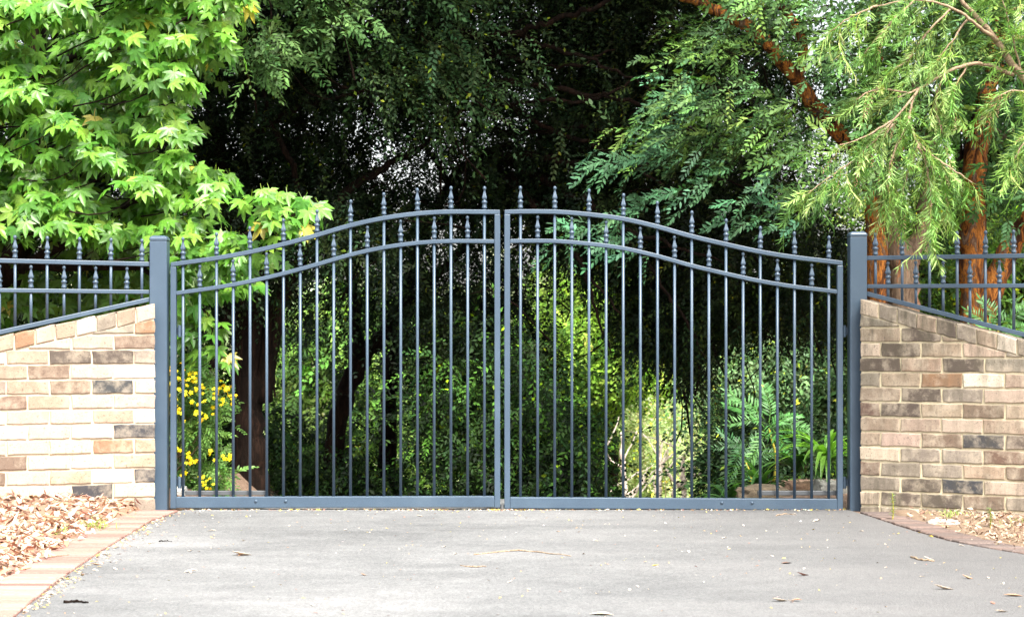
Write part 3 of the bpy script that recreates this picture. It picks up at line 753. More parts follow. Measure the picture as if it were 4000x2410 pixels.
# ---- bottlebrush on the right, in front of the wall
def bottlebrush():
    root = empty('bottlebrush_tree', (4.35, -.9, 0), 'light green drooping bottlebrush tree with needle leaves over the right wall', 'tree')
    r_ = np.random.default_rng(4)
    tm = [twig_spray(.20+.03*i, 15, .070, .0070, 52, leaf2, .25+.2*i, r_, .18, True, .0022, (1.3,.9,.7)) for i in range(4)]
    def capsules():
        v, f, k = [], [], 0
        for i in range(22):
            a = i*2.4; y = .012*i*.6; c = np.array([math.cos(a)*.006, y, math.sin(a)*.006]); s = .0042
            o = [(s,0,0),(-s,0,0),(0,s,0),(0,-s,0),(0,0,s),(0,0,-s)]
            v += [c+np.array(q) for q in o]; f += [(k+a_, k+b_, k+c_) for a_, b_, c_ in ((0,2,4),(2,1,4),(1,3,4),(3,0,4),(2,0,5),(1,2,5),(3,1,5),(0,3,5))]; k += 6
        return np.array(v), [np.array(f)], np.ones((len(v), 3))
    cap = capsules()
    mains = [ # (points V, D) , radii
        [(2760,520,10.4),(2600,330,10.3),(2464,190,10.2),(2395,95,10.15),(2330,20,10.1),(2260,-60,10.05)],
        [(2440,180,10.2),(2380,158,10.15),(2330,155,10.1),(2270,180,10.05),(2210,215,10.0),(2160,235,9.95)],
        [(2400,100,10.15),(2350,60,10.0),(2290,20,9.95),(2200,0,9.9),(2110,15,9.85)]]
    mr = [[.055,.034,.022,.017,.012,.008],[.013,.011,.010,.008,.006,.004],[.012,.009,.007,.005,.003]]
    sp = [([(4.35,-.9,-.1),(4.2,-.85,1.0),V(2860,650,10.4),V(2760,520,10.4)],[.09,.075,.062,.055])]
    sp += [([V(*p) for p in m], r) for m, r in zip(mains, mr)]
    br = [ # drooping branchlets
        [(2210,215,10.0),(2150,290,9.9),(2060,380,9.85),(1990,430,9.8),(1930,475,9.8)],
        [(2150,290,9.9),(2080,330,9.85),(2020,350,9.8)],
        [(2190,225,10.0),(2110,215,9.95),(2060,240,9.9)],
        [(2210,215,10.0),(2190,270,9.95),(2205,340,9.95),(2230,400,9.95),(2240,480,9.95),(2236,570,9.95)],
        [(2205,340,9.95),(2250,380,9.95),(2310,420,9.95),(2340,440,9.95)],
        [(2190,280,9.95),(2150,370,9.95),(2135,430,9.95),(2140,480,9.95)],
        [(2210,350,9.95),(2180,430,10.0),(2170,480,10.0),(2168,520,10.0)],
        [(2230,390,10.0),(2262,430,10.05),(2275,470,10.05),(2282,500,10.05)],
        [(2150,300,9.9),(2090,370,9.95),(2060,410,10.0),(2050,435,10.0)],
        [(2270,180,10.05),(2250,250,10.1),(2270,330,10.1),(2285,400,10.1)],
        [(2110,15,9.85),(2050,40,9.8),(2000,75,9.8)],
        [(2200,0,9.9),(2130,70,9.9),(2080,130,9.9)],
        [(2290,20,9.95),(2230,80,9.95),(2190,140,9.95),(2150,170,9.95)],
        [(2330,40,10.0),(2290,100,10.0),(2250,150,10.0)],
        [(2330,155,10.1),(2300,210,10.1),(2290,270,10.1)],
        [(2464,190,10.2),(2440,110,10.15),(2420,30,10.1),(2400,-40,10.1)],
        [(2464,190,10.2),(2500,120,10.1),(2480,40,10.1)],
        [(2560,280,10.3),(2500,310,10.1),(2460,350,10.0),(2430,400,10.0)],
        [(2560,280,10.3),(2500,230,10.1),(2430,220,10.0),(2380,250,10.0)],
        [(2700,430,10.4),(2640,480,10.1),(2600,530,10.0)]]
    pos, dd, cpos, cdir = [], [], [], []
    rs = random.Random(9)
    for b in br:
        p = [V(*q) for q in b]; n = len(p)
        sp.append((p, [.0065-.0045*i/(n-1) for i in range(n)]))
        path, _ = smooth_path(p, [1]*n, 8)
        L = sum((path[i+1]-path[i]).length for i in range(len(path)-1)); m = max(8, int(L/.021))
        for j in range(m):
            t = (j+rs.random())/m; i = min(len(path)-2, int(t*(len(path)-1))); d = (path[i+1]-path[i]).normalized()
            if t < .12: continue
            o = Vector((rs.gauss(0,1), rs.gauss(0,.8), rs.gauss(-.2,.6))); o = o-d*o.dot(d); o.normalize()
            dr = d*rs.uniform(.7,1.1)+o*rs.uniform(.35,.95)+Vector((0,0,-.45))
            pos.append(path[i]); dd.append(dr)
            if rs.random() < .10: cpos.append(path[i]); cdir.append(dr+Vector((0,0,-.5)))
        pos.append(path[-1]); dd.append((path[-1]-path[-2]).normalized())
    # fuller crown up and to the right (beyond the picture too)
    for k in range(300):
        v_ = V(rs.uniform(2180,3100), rs.uniform(-520,190) if rs.random() < .8 else rs.uniform(150,520), 10.2+rs.gauss(0,.35))
        vx = (v_[0]*F/(v_[1]+CAMD)+2000)/VP
        vy = (HOR-(v_[2]-CAMZ)*F/(v_[1]+CAMD))/VP
        if vy > 190 and vx < 2480: continue
        pos.append(Vector(v_)); dd.append(Vector((rs.gauss(-.5,.5), rs.gauss(-.1,.5), rs.gauss(-.4,.4))))
    pos = np.array([tuple(p) for p in pos]); dd = np.array([tuple(p) for p in dd]); n = len(pos)
    col = jit_cols(n, [(.21,.36,.085),(.13,.26,.05),(.30,.43,.14),(.08,.17,.035)], .15)
    parts = scatter_multi(tm, pos, dd, rnd(n, .6)+np.array([0,-.3,1]), rng.uniform(.5, .95, n), col)
    crown(root, parts, LEAF)
    cp = np.array([tuple(p) for p in cpos]); cdn = np.array([tuple(p) for p in cdir])
    v, f, c = merge([scatter(cap, cp, cdn, rnd(len(cp)), rng.uniform(.8,1.3,len(cp)), jit_cols(len(cp), (.28,.17,.10), .2))])
    link('seed_capsules', npmesh('seed_capsules', v-np.array(root.location), f, LITTER, c), root)
    limbs(root, sp, TWIG, 'trunk', 7, .05, .004, 5)
bottlebrush()

# ---- the three orange barked trees behind the right post and fence
rp = np.random.default_rng(14)
PINN = [twig_spray(.24+.02*i, 5+i%3, .078, .029, 52, leaf6, .25+.06*i, rp, .14, False, .0022, (.9,.5,.35), yl=.012 if i%3==0 else 0) for i in range(8)]
FINE = [twig_spray(.30+.02*i, 7, .052, .024, 55, leaf2, .3+.1*i, rp, .2, False, .0025, (.6,.4,.3), yl=.05 if i%2 else 0) for i in range(10)]
COARSE = [twig_spray(.5+.06*i, 6, .13, .060, 55, leaf2, .3+.3*i, rp, .2, False, .005, (.6,.4,.3)) for i in range(3)]
def spray_cloud(tm, C, m, sig, dmean, dsig, nmean, base_c, smin, smax, v=.25, yellow=0.0, ycol=(.35,.26,.02), keep=None):
    yellow = 0.0
    n = len(C)*m; c = np.repeat(C, m, 0)
    p = c+rng.normal(0, 1, (n, 3))*np.array(sig)
    tone = np.repeat(np.exp(rng.normal(0, v*.9, len(C))), m)
    if keep is not None: kk = keep(p); p = p[kk]; tone = tone[kk]; n = len(p)
    d = np.array(dmean)+rnd(n, dsig); nm = np.array(nmean)+rnd(n, .4)
    # one colour per clump, then per spray variation
    col = np.clip(jit_cols(n, base_c, v*.8, yellow, ycol)*tone[:, None], 0, .7)
    return scatter_multi(tm, p, d, nm, rng.uniform(smin, smax, n), col)
def orange_tree_a():
    root = empty('flaky_barked_tree', base(3400, 13.6), 'orange flaky barked tree with twin stems right behind the right gate post', 'tree', 'orange barked trees')
    b = Vector(root.location); T = V
    q = [([b, T(2105,1000,13.6), T(2108,760,13.6), T(2108,560,13.6), T(2098,440,13.6), T(2075,380,13.6), T(2040,340,13.5), T(1985,285,13.4), T(1900,170,13.3), T(1850,110,13.2), T(1790,60,13.2), T(1690,10,13.1), T(1560,-60,13), T(1480,-200,12.9), T(1450,-380,12.9)],
          [.085,.08,.075,.072,.070,.066,.062,.056,.048,.046,.044,.038,.028,.018,.006])]
    q += [([T(2075,380,13.6), T(2080,300,13.7), T(2100,200,13.8), T(2110,60,13.8), T(2110,-120,13.8)], [.06,.055,.05,.045,.04]),
          ([T(1920,200,13.3), T(1930,100,13.2), T(1880,10,13.2), T(1870,-80,13.1)], [.03,.035,.035,.03])]
    limbs(root, q, ORANGE, 'trunk', 14, .10, .012, 31)
    g = [([b+Vector((.16,.12,0)), T(2165,1000,13.8), T(2170,760,13.8), T(2172,640,13.8), T(2150,560,13.8), T(2140,470,13.8), T(2150,380,13.9), T(2200,200,14)], [.15,.14,.125,.115,.075,.06,.05,.04]),
         ([T(2172,650,13.8), T(2215,560,13.9), T(2230,440,14.0), T(2240,300,14.1)], [.09,.055,.045,.035])]
    limbs(root, g, GREYBARK, 'trunk', 14, .12, .012, 41)
    limb = np.array([(2075,380),(2040,340),(1985,285),(1900,170),(1850,110),(1790,60),(1690,10)], float)
    def near_limb(p):
        x, y, D = to_px(p); q = np.stack([x/VP, y/VP], 1)+np.array([-14., 10.]); best = np.full(len(q), 1e9)
        for a, b_ in zip(limb[:-1], limb[1:]):
            t = np.clip(((q-a)@(b_-a))/((b_-a)@(b_-a)), 0, 1); best = np.minimum(best, np.linalg.norm(q-a-t[:, None]*(b_-a), axis=1))
        return (best < 34) & (D < 13.6) & (rng.random(len(q)) < .86)
    poly = [(1720,-160),(1690,60),(1620,110),(1650,180),(1590,260),(1510,350),(1600,385),(1720,360),(1840,340),(1870,420),(1900,480),(1960,490),(2060,440),(2200,380),(2240,200),(2500,140),(2700,-160)]
    cl = sample_poly(poly, 150); Cc = Vn(cl, rng.uniform(12.4, 13.5, 150))
    parts = spray_cloud(PINN, Cc, 15, (.15,.2,.055), (-.75,-.5,-.10), .38, (-.15,-.55,.9), [(.060,.125,.036),(.078,.160,.040),(.038,.085,.026),(.110,.20,.042),(.052,.110,.042)], .52, .80, .20, .012, (.5,.38,.03), lambda p: ~near_limb(p))
    # thin reaching sprays on the left of this crown
    lp = [(1240+i*17, 600+ i*-2.0 + 12*math.sin(i), 12.9) for i in range(12)]
    ex = [(1480,385),(1510,380),(1550,385),(1590,370),(1630,360),(1640,310),(1600,290),(1590,240),(1660,250),(1700,210),(1640,180),(1840,480),(1870,440),(1900,520),(1850,540),(1420,540),(1460,560),(1490,575),(1530,590),(1380,590),(1500,520),(1560,500),(1620,470),(1700,440),(1740,400),(1780,480)]
    parts += spray_cloud(PINN, Vn(ex, np.full(len(ex), 12.6)), 6, (.09,.1,.04), (-.85,-.35,-.15), .3, (0,-.5,.9), [(.050,.125,.060),(.040,.10,.045)], .55, .8, .15)
    # high crown out of view, added to shade everything beneath
    n = 900; hi = np.stack([rng.uniform(-.3, 7.5, n), rng.uniform(2.6, 7.5, n), rng.uniform(4.2, 7.2, n)], 1); hi = hi[hi[:, 2] > CAMZ+.1828*(hi[:, 1]+CAMD)+1.3]
    parts += spray_cloud(COARSE, hi, 4, (.3,.3,.2), (0,0,-.3), .7, (0,0,1), [(.03,.07,.02)], .8, 1.5)
    crown(root, parts, MATT)
    A = Vn(cl+rng.normal(0,20,(150,2))+np.array([60,-10]), rng.uniform(13, 13.6, 150)); twigs_mesh(root, A, Cc, .008, .003, bpy.data.materials['dark_bark'], 'twigs', .10, 6)
def orange_tree_b():
    root = empty('flaky_barked_tree', base(3820, 14.2), 'orange flaky barked tree with a thick leaning side limb behind the right fence', 'tree', 'orange barked trees')
    b = Vector(root.location); T = V
    q = [([b, T(2342,900,14.2), T(2342,700,14.2), T(2338,560,14.2), T(2345,400,14.2), T(2372,260,14.3), T(2400,100,14.4), T(2420,-120,14.4)], [.12,.11,.100,.098,.088,.075,.06,.05]),
         ([T(2350,790,14.2), T(2395,680,14.15), T(2440,580,14.1), T(2510,490,14.0), T(2620,380,14)], [.10,.085,.08,.07,.05]),
         ([T(2345,400,14.2), T(2330,330,14.2), T(2300,290,14.2), T(2270,200,14.1)], [.03,.022,.018,.01])]
    limbs(root, q, ORANGE, 'trunk', 14, .11, .013, 51)
    poly = [(2080,420),(2200,300),(2270,420),(2330,470),(2500,520),(2700,600),(2700,200),(2480,120),(2470,170),(2400,180),(2100,150)]
    cl = sample_poly(poly, 110)
    hole = lambda p: ~((np.hypot((to_px(p)[0]/VP-2310)/60, (to_px(p)[1]/VP-350)/75) < 1) | (np.hypot((to_px(p)[0]/VP-2430)/45, (to_px(p)[1]/VP-330)/60) < 1))
    parts = spray_cloud(PINN, Vn(cl, rng.uniform(13.6, 15.5, 110)), 8, (.2,.3,.1), (-.6,-.4,-.3), .5, (0,-.5,.9), [(.045,.11,.035),(.06,.14,.03),(.035,.085,.03)], .6, .9, .2, .01, (.5,.38,.03), hole)
    crown(root, parts, MATT)
orange_tree_a(); orange_tree_b()

# ---- dark trees behind the gate
HOLES = [(940,330,80,45,.15),(1090,620,55,70,.22),(1170,560,60,60,.25),(1240,600,50,60,.3),(960,420,40,40,.25),(1120,250,40,40,.3),(1075,420,45,50,.25),(1270,550,30,50,.3),
         (900,790,50,70,.12),(1020,790,35,50,.2),(940,720,35,50,.2),(760,280,35,25,.2),(860,210,50,30,.25),(1260,260,35,25,.25),(1160,40,40,25,.3),(900,600,40,30,.35),(1000,520,30,50,.35),(760,620,40,60,.3),(780,700,30,40,.3),
         (470,190,40,60,.35),(1380,170,30,20,.3),(1330,640,40,30,.35),(1010,340,60,25,.3),(1400,740,80,110,.1),(1450,880,80,100,.1),(1590,1060,130,150,0),(1560,920,90,80,.05),(740,900,50,90,.15),(955,1000,50,110,.12),(1030,1130,50,50,.3),(1330,720,40,60,.4),(1900,885,170,95,.0),(1960,860,130,85,.0),(1850,620,60,40,.5),(1650,60,60,40,.4)]
def keep_holes(p):
    x, y, D = to_px(p); x = x/VP; y = y/VP; k = np.ones(len(p))
    for cx, cy, rx, ry, pr in HOLES: g = 1 if cy < 830 and cx not in (1400, 1330) else 0; k = np.where(np.hypot((x-cx)/(rx+12-8*g), (y-cy)/(ry+12-8*g)) < 1, pr*(1.0 if g else .5)+(.13 if g else 0), k)
    return rng.random(len(p)) < k
def canopy_cloud(poly, nc, m, D0, D1, cols, sig=(.26,.3,.10), v=.35, yellow=0.0, tm=None, s0=.68, s1=1.05, dm=(-.45,-.35,-.28)):
    cl = sample_poly(poly, nc); Cc = Vn(cl, rng.uniform(D0, D1, nc)); Cc = Cc[keep_holes(Cc)]
    return spray_cloud(tm or FINE, Cc, m, sig, dm, .62, (0,-.4,.9), cols, s0, s1, v, yellow, (.20,.14,.015), keep_holes), Cc
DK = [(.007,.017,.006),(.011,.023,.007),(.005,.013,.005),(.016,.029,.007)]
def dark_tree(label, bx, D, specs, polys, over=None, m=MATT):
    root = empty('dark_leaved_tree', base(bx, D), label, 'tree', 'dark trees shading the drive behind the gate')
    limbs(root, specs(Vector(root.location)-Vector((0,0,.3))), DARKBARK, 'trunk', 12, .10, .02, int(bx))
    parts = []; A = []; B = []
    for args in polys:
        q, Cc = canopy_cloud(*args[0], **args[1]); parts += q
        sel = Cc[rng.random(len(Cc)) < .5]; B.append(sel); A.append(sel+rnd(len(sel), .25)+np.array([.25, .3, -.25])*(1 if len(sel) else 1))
    if over is not None: parts += spray_cloud(COARSE, over, 4, (.35,.35,.2), (0,0,-.3), .7, (0,0,1), [(.012,.025,.008)], .8, 1.6)  # overhead extension of the crown, placed out of view to block sky light
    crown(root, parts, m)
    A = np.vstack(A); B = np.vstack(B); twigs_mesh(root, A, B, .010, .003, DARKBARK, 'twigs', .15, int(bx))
def hi(n, x0, x1, y0, y1, z0, z1):  # unseen leaf clumps above the view, added to shade the trees below
    p = np.stack([rng.uniform(x0, x1, n), rng.uniform(y0, y1, n), rng.uniform(z0, z1, n)], 1)
    return p[p[:, 2] > CAMZ+.1828*(p[:, 1]+CAMD)+1.3]
T = V
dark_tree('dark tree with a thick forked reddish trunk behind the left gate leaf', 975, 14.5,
    lambda b: [([b, T(600,1100,14.5), T(595,950,14.5), T(600,800,14.5), T(610,690,14.5), T(590,560,14.6), T(540,420,14.7), T(500,200,14.8), T(480,-80,15)], [.15,.125,.118,.112,.10,.07,.05,.045,.04]),
               ([T(625,960,14.5), T(650,820,14.5), T(690,690,14.5), T(760,560,14.5), T(860,440,14.5), T(950,390,14.5), T(1040,330,14.4), T(1180,200,14.2)], [.085,.075,.06,.04,.032,.026,.02,.01]),
               ([T(500,880,14.2), T(550,770,14.3), T(600,690,14.5)], [.05,.06,.06]),
               ([T(760,560,14.5), T(700,400,14.3), T(640,260,14.1), T(620,120,14)], [.03,.025,.02,.015]),
               ([T(600,330,14.5), T(660,290,14.3), T(760,240,14.2), T(900,220,14.1)], [.03,.03,.025,.01])],
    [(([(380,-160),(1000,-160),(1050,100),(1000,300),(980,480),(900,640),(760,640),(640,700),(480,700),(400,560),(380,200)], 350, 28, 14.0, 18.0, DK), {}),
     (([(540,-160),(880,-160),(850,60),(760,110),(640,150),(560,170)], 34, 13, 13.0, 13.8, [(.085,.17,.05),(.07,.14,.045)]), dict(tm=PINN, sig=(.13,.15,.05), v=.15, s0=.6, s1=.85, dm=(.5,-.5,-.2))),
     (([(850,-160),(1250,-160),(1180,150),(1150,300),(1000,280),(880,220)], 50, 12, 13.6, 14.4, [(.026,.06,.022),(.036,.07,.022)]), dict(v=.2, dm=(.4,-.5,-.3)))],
    hi(380, -5.5, 1.5, .9, 6, 4.0, 7.5))
dark_tree('dark tree with a slanting trunk in the middle of the left gate leaf', 1300, 16,
    lambda b: [([b, T(810,1080,16), T(835,940,16), T(890,840,16), T(960,760,16), T(1060,650,15.9), T(1130,590,15.8), T(1220,520,15.7), T(1300,440,15.5), T(1450,330,15), T(1560,250,14.8)], [.09,.085,.08,.07,.055,.042,.036,.03,.026,.02,.01]),
               ([T(835,940,16), T(860,820,16), T(850,700,16), T(800,560,16), T(760,380,16)], [.06,.05,.045,.035,.02]),
               ([T(1130,590,15.8), T(1100,480,15.8), T(1040,380,15.7), T(980,280,15.6)], [.035,.03,.025,.012])],
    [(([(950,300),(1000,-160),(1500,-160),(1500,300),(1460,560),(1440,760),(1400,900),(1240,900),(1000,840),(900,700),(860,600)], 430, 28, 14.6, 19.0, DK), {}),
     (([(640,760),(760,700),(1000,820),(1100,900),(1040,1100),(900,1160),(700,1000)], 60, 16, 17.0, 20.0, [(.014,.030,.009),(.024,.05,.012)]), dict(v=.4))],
    hi(380, -3, 3, 1.2, 7, 4.2, 7.5))
dark_tree('dark tree whose bare black limbs sweep down to the right above the right gate leaf', 1480, 17,
    lambda b: [([b, T(930,1050,17), T(945,900,17), T(975,700,17), T(1040,520,16.5), T(1120,400,16), T(1230,350,15.5)], [.085,.08,.07,.055,.045,.04,.036]),
               ([T(1120,400,16), T(1250,370,15), T(1400,395,14.6), T(1550,395,14.4), T(1700,400,14.2)], [.034,.030,.026,.018,.008]),
               ([T(1200,370,15.5), T(1290,420,15), T(1400,480,14.7), T(1500,550,14.5), T(1620,590,14.3), T(1760,640,14.2)], [.034,.032,.028,.022,.014,.006]),
               ([T(1180,380,15.8), T(1260,470,15), T(1340,540,14.8), T(1400,640,14.6), T(1500,760,14.5)], [.028,.026,.022,.015,.006]),
               ([T(960,130,15), T(1060,60,14.6), T(1130,85,14.4), T(1240,80,14.2), T(1340,50,14.0), T(1460,5,13.8), T(1520,-60,13.8)], [.024,.028,.028,.025,.021,.016,.014]),
               ([T(950,150,15.2), T(1080,190,14.8), T(1250,200,14.5), T(1400,225,14.3), T(1540,250,14.2), T(1700,330,14)], [.03,.028,.025,.02,.014,.006]),
               ([T(1080,260,15), T(1250,250,14.4), T(1400,240,14.2), T(1500,210,14.1), T(1600,150,14), T(1700,100,13.9)], [.018,.016,.014,.011,.008,.004]),
               ([T(1040,180,15.4), T(1150,215,15), T(1300,300,14.7), T(1420,345,14.5), T(1560,430,14.4), T(1680,480,14.3)], [.026,.024,.02,.016,.011,.005]),
               ([T(1100,300,15.6), T(1250,320,15), T(1400,310,14.7), T(1560,330,14.5), T(1720,300,14.4)], [.022,.02,.017,.013,.006]),
               ([T(1230,420,15.2), T(1360,560,14.9), T(1420,700,14.7), T(1470,850,14.6)], [.022,.02,.014,.006]),
               ([T(1420,470,14.9), T(1560,640,14.6), T(1640,760,14.5), T(1700,860,14.5)], [.018,.016,.012,.005]),
               ([T(1250,80,14.2), T(1330,120,14.2), T(1430,150,14.2), T(1540,200,14.1), T(1640,280,14)], [.02,.018,.014,.009,.004]),
               ([T(1000,140,15.2), T(1150,120,14.8), T(1270,150,14.6), T(1380,160,14.4), T(1480,120,14.3)], [.03,.025,.02,.014,.006])],
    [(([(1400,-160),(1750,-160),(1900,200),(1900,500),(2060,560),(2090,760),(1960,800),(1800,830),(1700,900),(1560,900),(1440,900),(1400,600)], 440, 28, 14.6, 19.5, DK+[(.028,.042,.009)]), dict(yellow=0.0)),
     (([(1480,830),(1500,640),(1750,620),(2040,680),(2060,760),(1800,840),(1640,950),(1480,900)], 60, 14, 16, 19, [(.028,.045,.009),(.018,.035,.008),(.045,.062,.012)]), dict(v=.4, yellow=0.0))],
    hi(450, 0, 7.5, 1.2, 7.5, 4.2, 7.5))

# ---- leafy masses further off: each its own tree or shrub
def bush(name, label, cat, poly, nc, m, D0, D1, cols, tm=FINE, sig=(.22,.25,.12), v=.3, yellow=0.0, s0=.8, s1=1.1, group=None, trunk=True, ycol=(.35,.28,.03), M=MATT, bark=None, dm=(-.2,-.45,-.2)):
    P = np.array(poly); cx = P[:, 0].mean()*VP; Dm = (D0+D1)/2
    root = empty(name, base(cx, Dm), label, cat, group)
    cl = sample_poly(poly, nc); Cc = Vn(cl, rng.uniform(D0, D1, nc))
    Cc[:, 2] = np.maximum(Cc[:, 2], gz(Cc[:, 0], Cc[:, 1])+.08)
    near = D0 < 17 and cat == 'shrub'
    if near: Cc = Cc[keep_holes(Cc)]; nc = len(Cc)
    def kp(p):
        x, y, D = to_px(p); clr = np.hypot((x/VP-1590)/118, (y/VP-1065)/150) > 1
        return (clr & keep_holes(p)) if near else (clr | (D > 33))
    parts = spray_cloud(tm, Cc, m, sig, dm, .55, (0,-.5,.85), cols, s0, s1, v, yellow, ycol, kp if D0 < 28.5 else None)
    crown(root, parts, M, 'foliage' if cat in ('shrub','plant') else 'crown')
    b = np.array(root.location)
    k = Cc[rng.integers(0, nc, 14)]; top = Cc[:, 2].mean()
    if cat == 'tree':
        limbs(root, [([tuple(b), (b[0]+.1, b[1], b[2]*.5+top*.5), (b[0], b[1]+.1, top+.3)], [.14,.11,.05])]+[([(b[0]+.05, b[1], b[2]*.4+top*.6), tuple((np.array([b[0], b[1], top])+q)/2), tuple(q)], [.06,.04,.015]) for q in k[:7]], bark or DARKBARK, 'trunk', 8, .05, .01, 7)
    else:
        twigs_mesh(root, np.repeat(b[None], 14, 0)+rnd(14, .06), k, .014, .004, bark or DARKBARK, 'stems', .08, 8)
    return root
YG = [(.16,.29,.030),(.21,.33,.045),(.10,.20,.022),(.05,.11,.018)]
bush('broadleaf_tree', 'sunny yellow-green tree seen through the left half of the right gate leaf', 'tree', [(1290,760),(1340,640),(1470,640),(1560,800),(1640,860),(1620,980),(1480,960),(1420,1130),(1300,1100)], 150, 26, 28, 32, YG, COARSE, (.3,.4,.2), .4, .0, .5, .8, group='green trees below the drive')
bush('broadleaf_tree', 'mid green tree seen between the slanting trunks of the left gate leaf', 'tree', [(600,1210),(640,860),(720,700),(900,680),(1060,740),(1080,980),(1020,1210)], 150, 12, 27, 31, [(.05,.12,.018),(.09,.18,.025),(.02,.05,.010),(.15,.25,.05)], COARSE, (.35,.4,.2), .4, .03, group='green trees below the drive')
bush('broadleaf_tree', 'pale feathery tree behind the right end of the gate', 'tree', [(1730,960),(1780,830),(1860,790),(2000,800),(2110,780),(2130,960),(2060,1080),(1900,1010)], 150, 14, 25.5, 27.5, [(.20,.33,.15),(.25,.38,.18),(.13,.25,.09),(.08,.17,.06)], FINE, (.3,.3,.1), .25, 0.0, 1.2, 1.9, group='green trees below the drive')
bush('broadleaf_tree', 'bright yellow-green tree behind the right fence and the leaning orange limb', 'tree', [(2080,480),(2300,420),(2600,420),(2800,560),(2800,900),(2200,900),(2130,760)], 260, 12, 24.5, 28, [(.12,.22,.03),(.17,.28,.05),(.06,.13,.03),(.20,.26,.05)], COARSE, (.3,.35,.18), .4, .05, .7, 1.1, group='green trees below the drive')
bush('broadleaf_tree', 'mid green tree between the stems of the two orange barked trees', 'tree', [(2120,720),(2150,500),(2250,440),(2500,520),(2750,600),(2750,900),(2200,860)], 130, 12, 17.2, 19.5, [(.10,.20,.03),(.15,.26,.04),(.05,.12,.025)], FINE, (.3,.3,.15), .4, 0, 1.0, 1.6, group='green trees below the drive')
bush('broadleaf_tree', 'grey-green tree behind the top right of the picture', 'tree', [(1900,60),(2100,-160),(2800,-160),(2800,420),(2480,440),(2260,250),(2200,330),(2050,300)], 110, 9, 19, 23, [(.06,.13,.045),(.045,.10,.03)], COARSE, (.4,.5,.25), .3, .0, .7, 1.0, group='green trees below the drive')
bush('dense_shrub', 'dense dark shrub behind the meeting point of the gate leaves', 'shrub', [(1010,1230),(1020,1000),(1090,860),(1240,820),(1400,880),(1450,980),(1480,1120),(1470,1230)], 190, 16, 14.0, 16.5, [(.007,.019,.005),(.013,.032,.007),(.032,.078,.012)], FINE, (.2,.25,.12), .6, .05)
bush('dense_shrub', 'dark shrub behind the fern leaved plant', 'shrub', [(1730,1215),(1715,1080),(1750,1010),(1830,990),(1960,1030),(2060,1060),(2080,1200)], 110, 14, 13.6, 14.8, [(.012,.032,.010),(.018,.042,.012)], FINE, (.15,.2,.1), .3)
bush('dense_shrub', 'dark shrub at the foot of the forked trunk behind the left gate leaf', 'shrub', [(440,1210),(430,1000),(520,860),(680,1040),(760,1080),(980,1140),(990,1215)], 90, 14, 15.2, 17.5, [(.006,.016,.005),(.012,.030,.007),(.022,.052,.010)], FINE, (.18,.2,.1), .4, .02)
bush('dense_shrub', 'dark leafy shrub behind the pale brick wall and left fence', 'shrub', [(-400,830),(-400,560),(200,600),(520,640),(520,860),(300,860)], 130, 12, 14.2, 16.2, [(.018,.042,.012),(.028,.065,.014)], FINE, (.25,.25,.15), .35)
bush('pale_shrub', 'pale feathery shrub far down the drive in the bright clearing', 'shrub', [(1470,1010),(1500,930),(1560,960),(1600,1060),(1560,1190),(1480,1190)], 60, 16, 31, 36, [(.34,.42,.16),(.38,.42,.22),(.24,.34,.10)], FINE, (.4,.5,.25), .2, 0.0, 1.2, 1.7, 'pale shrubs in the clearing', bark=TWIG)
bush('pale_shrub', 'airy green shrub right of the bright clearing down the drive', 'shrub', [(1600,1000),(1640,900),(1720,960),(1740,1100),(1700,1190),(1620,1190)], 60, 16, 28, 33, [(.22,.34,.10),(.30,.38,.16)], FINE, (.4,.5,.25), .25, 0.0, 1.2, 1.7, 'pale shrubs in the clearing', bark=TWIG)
def sapling(px, D, top, lean, label, seed):
    b = base(px*VP, D); root = empty('pale_stemmed_sapling', b, label, 'tree', 'bare pale stems in the clearing'); b = Vector(b); rs = random.Random(seed)
    t = Vector(V(px+lean, top, D)); h = t-b; sp = [([b, b+h*.4+Vector((.03,0,0)), b+h*.75, t], [.055,.045,.032,.012])]
    for k in range(6):
        o = b+h*rs.uniform(.3,.8); sp.append(([o, o+Vector((rs.uniform(-.25,.25), 0, .28)), o+Vector((rs.uniform(-.6,.6), 0, rs.uniform(.5,.9)))], [.022,.015,.005]))
    limbs(root, sp, WHITEBARK, 'trunk', 7, .05, .02, seed)
WHITEBARK = bark_mat('white_bark', [(.3, (.42,.34,.28)), (.7, (.70,.62,.54))], (8,8,3), .3, .01)
sapling(1512, 27.5, 1040, -18, 'leftmost bare pale stem standing in the bright clearing down the drive', 1)
sapling(1570, 28.5, 1060, 22, 'bare pale stem leaning right in the middle of the bright clearing', 2)
sapling(1640, 27.0, 1090, 6, 'bare pale stem at the right side of the bright clearing', 3)
def far_wood():
    n = 1500; x = rng.uniform(-40, 45, n); y = rng.uniform(55, 100, n)
    z = gz(x, y)+rng.uniform(0, 1, n)**.7*(2.0+.7*np.sin(x*.21)+.5*np.sin(x*.5+2))
    C_ = np.stack([x, y, z], 1)
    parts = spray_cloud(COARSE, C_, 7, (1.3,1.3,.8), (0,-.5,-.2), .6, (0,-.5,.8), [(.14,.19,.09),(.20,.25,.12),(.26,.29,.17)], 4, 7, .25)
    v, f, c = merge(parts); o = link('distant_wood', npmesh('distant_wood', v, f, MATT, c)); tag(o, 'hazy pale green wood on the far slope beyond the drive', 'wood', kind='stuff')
far_wood()

bush('broadleaf_tree', 'dark green tree filling the gaps behind the sweetgum', 'tree', [(-500,-160),(520,-160),(470,150),(430,330),(470,560),(520,700),(-500,700)], 260, 11, 14.6, 17.2, [(.018,.045,.012),(.028,.065,.016),(.014,.036,.011)], FINE, (.3,.3,.16), .35, 0, 1.0, 1.5, group='green trees below the drive')
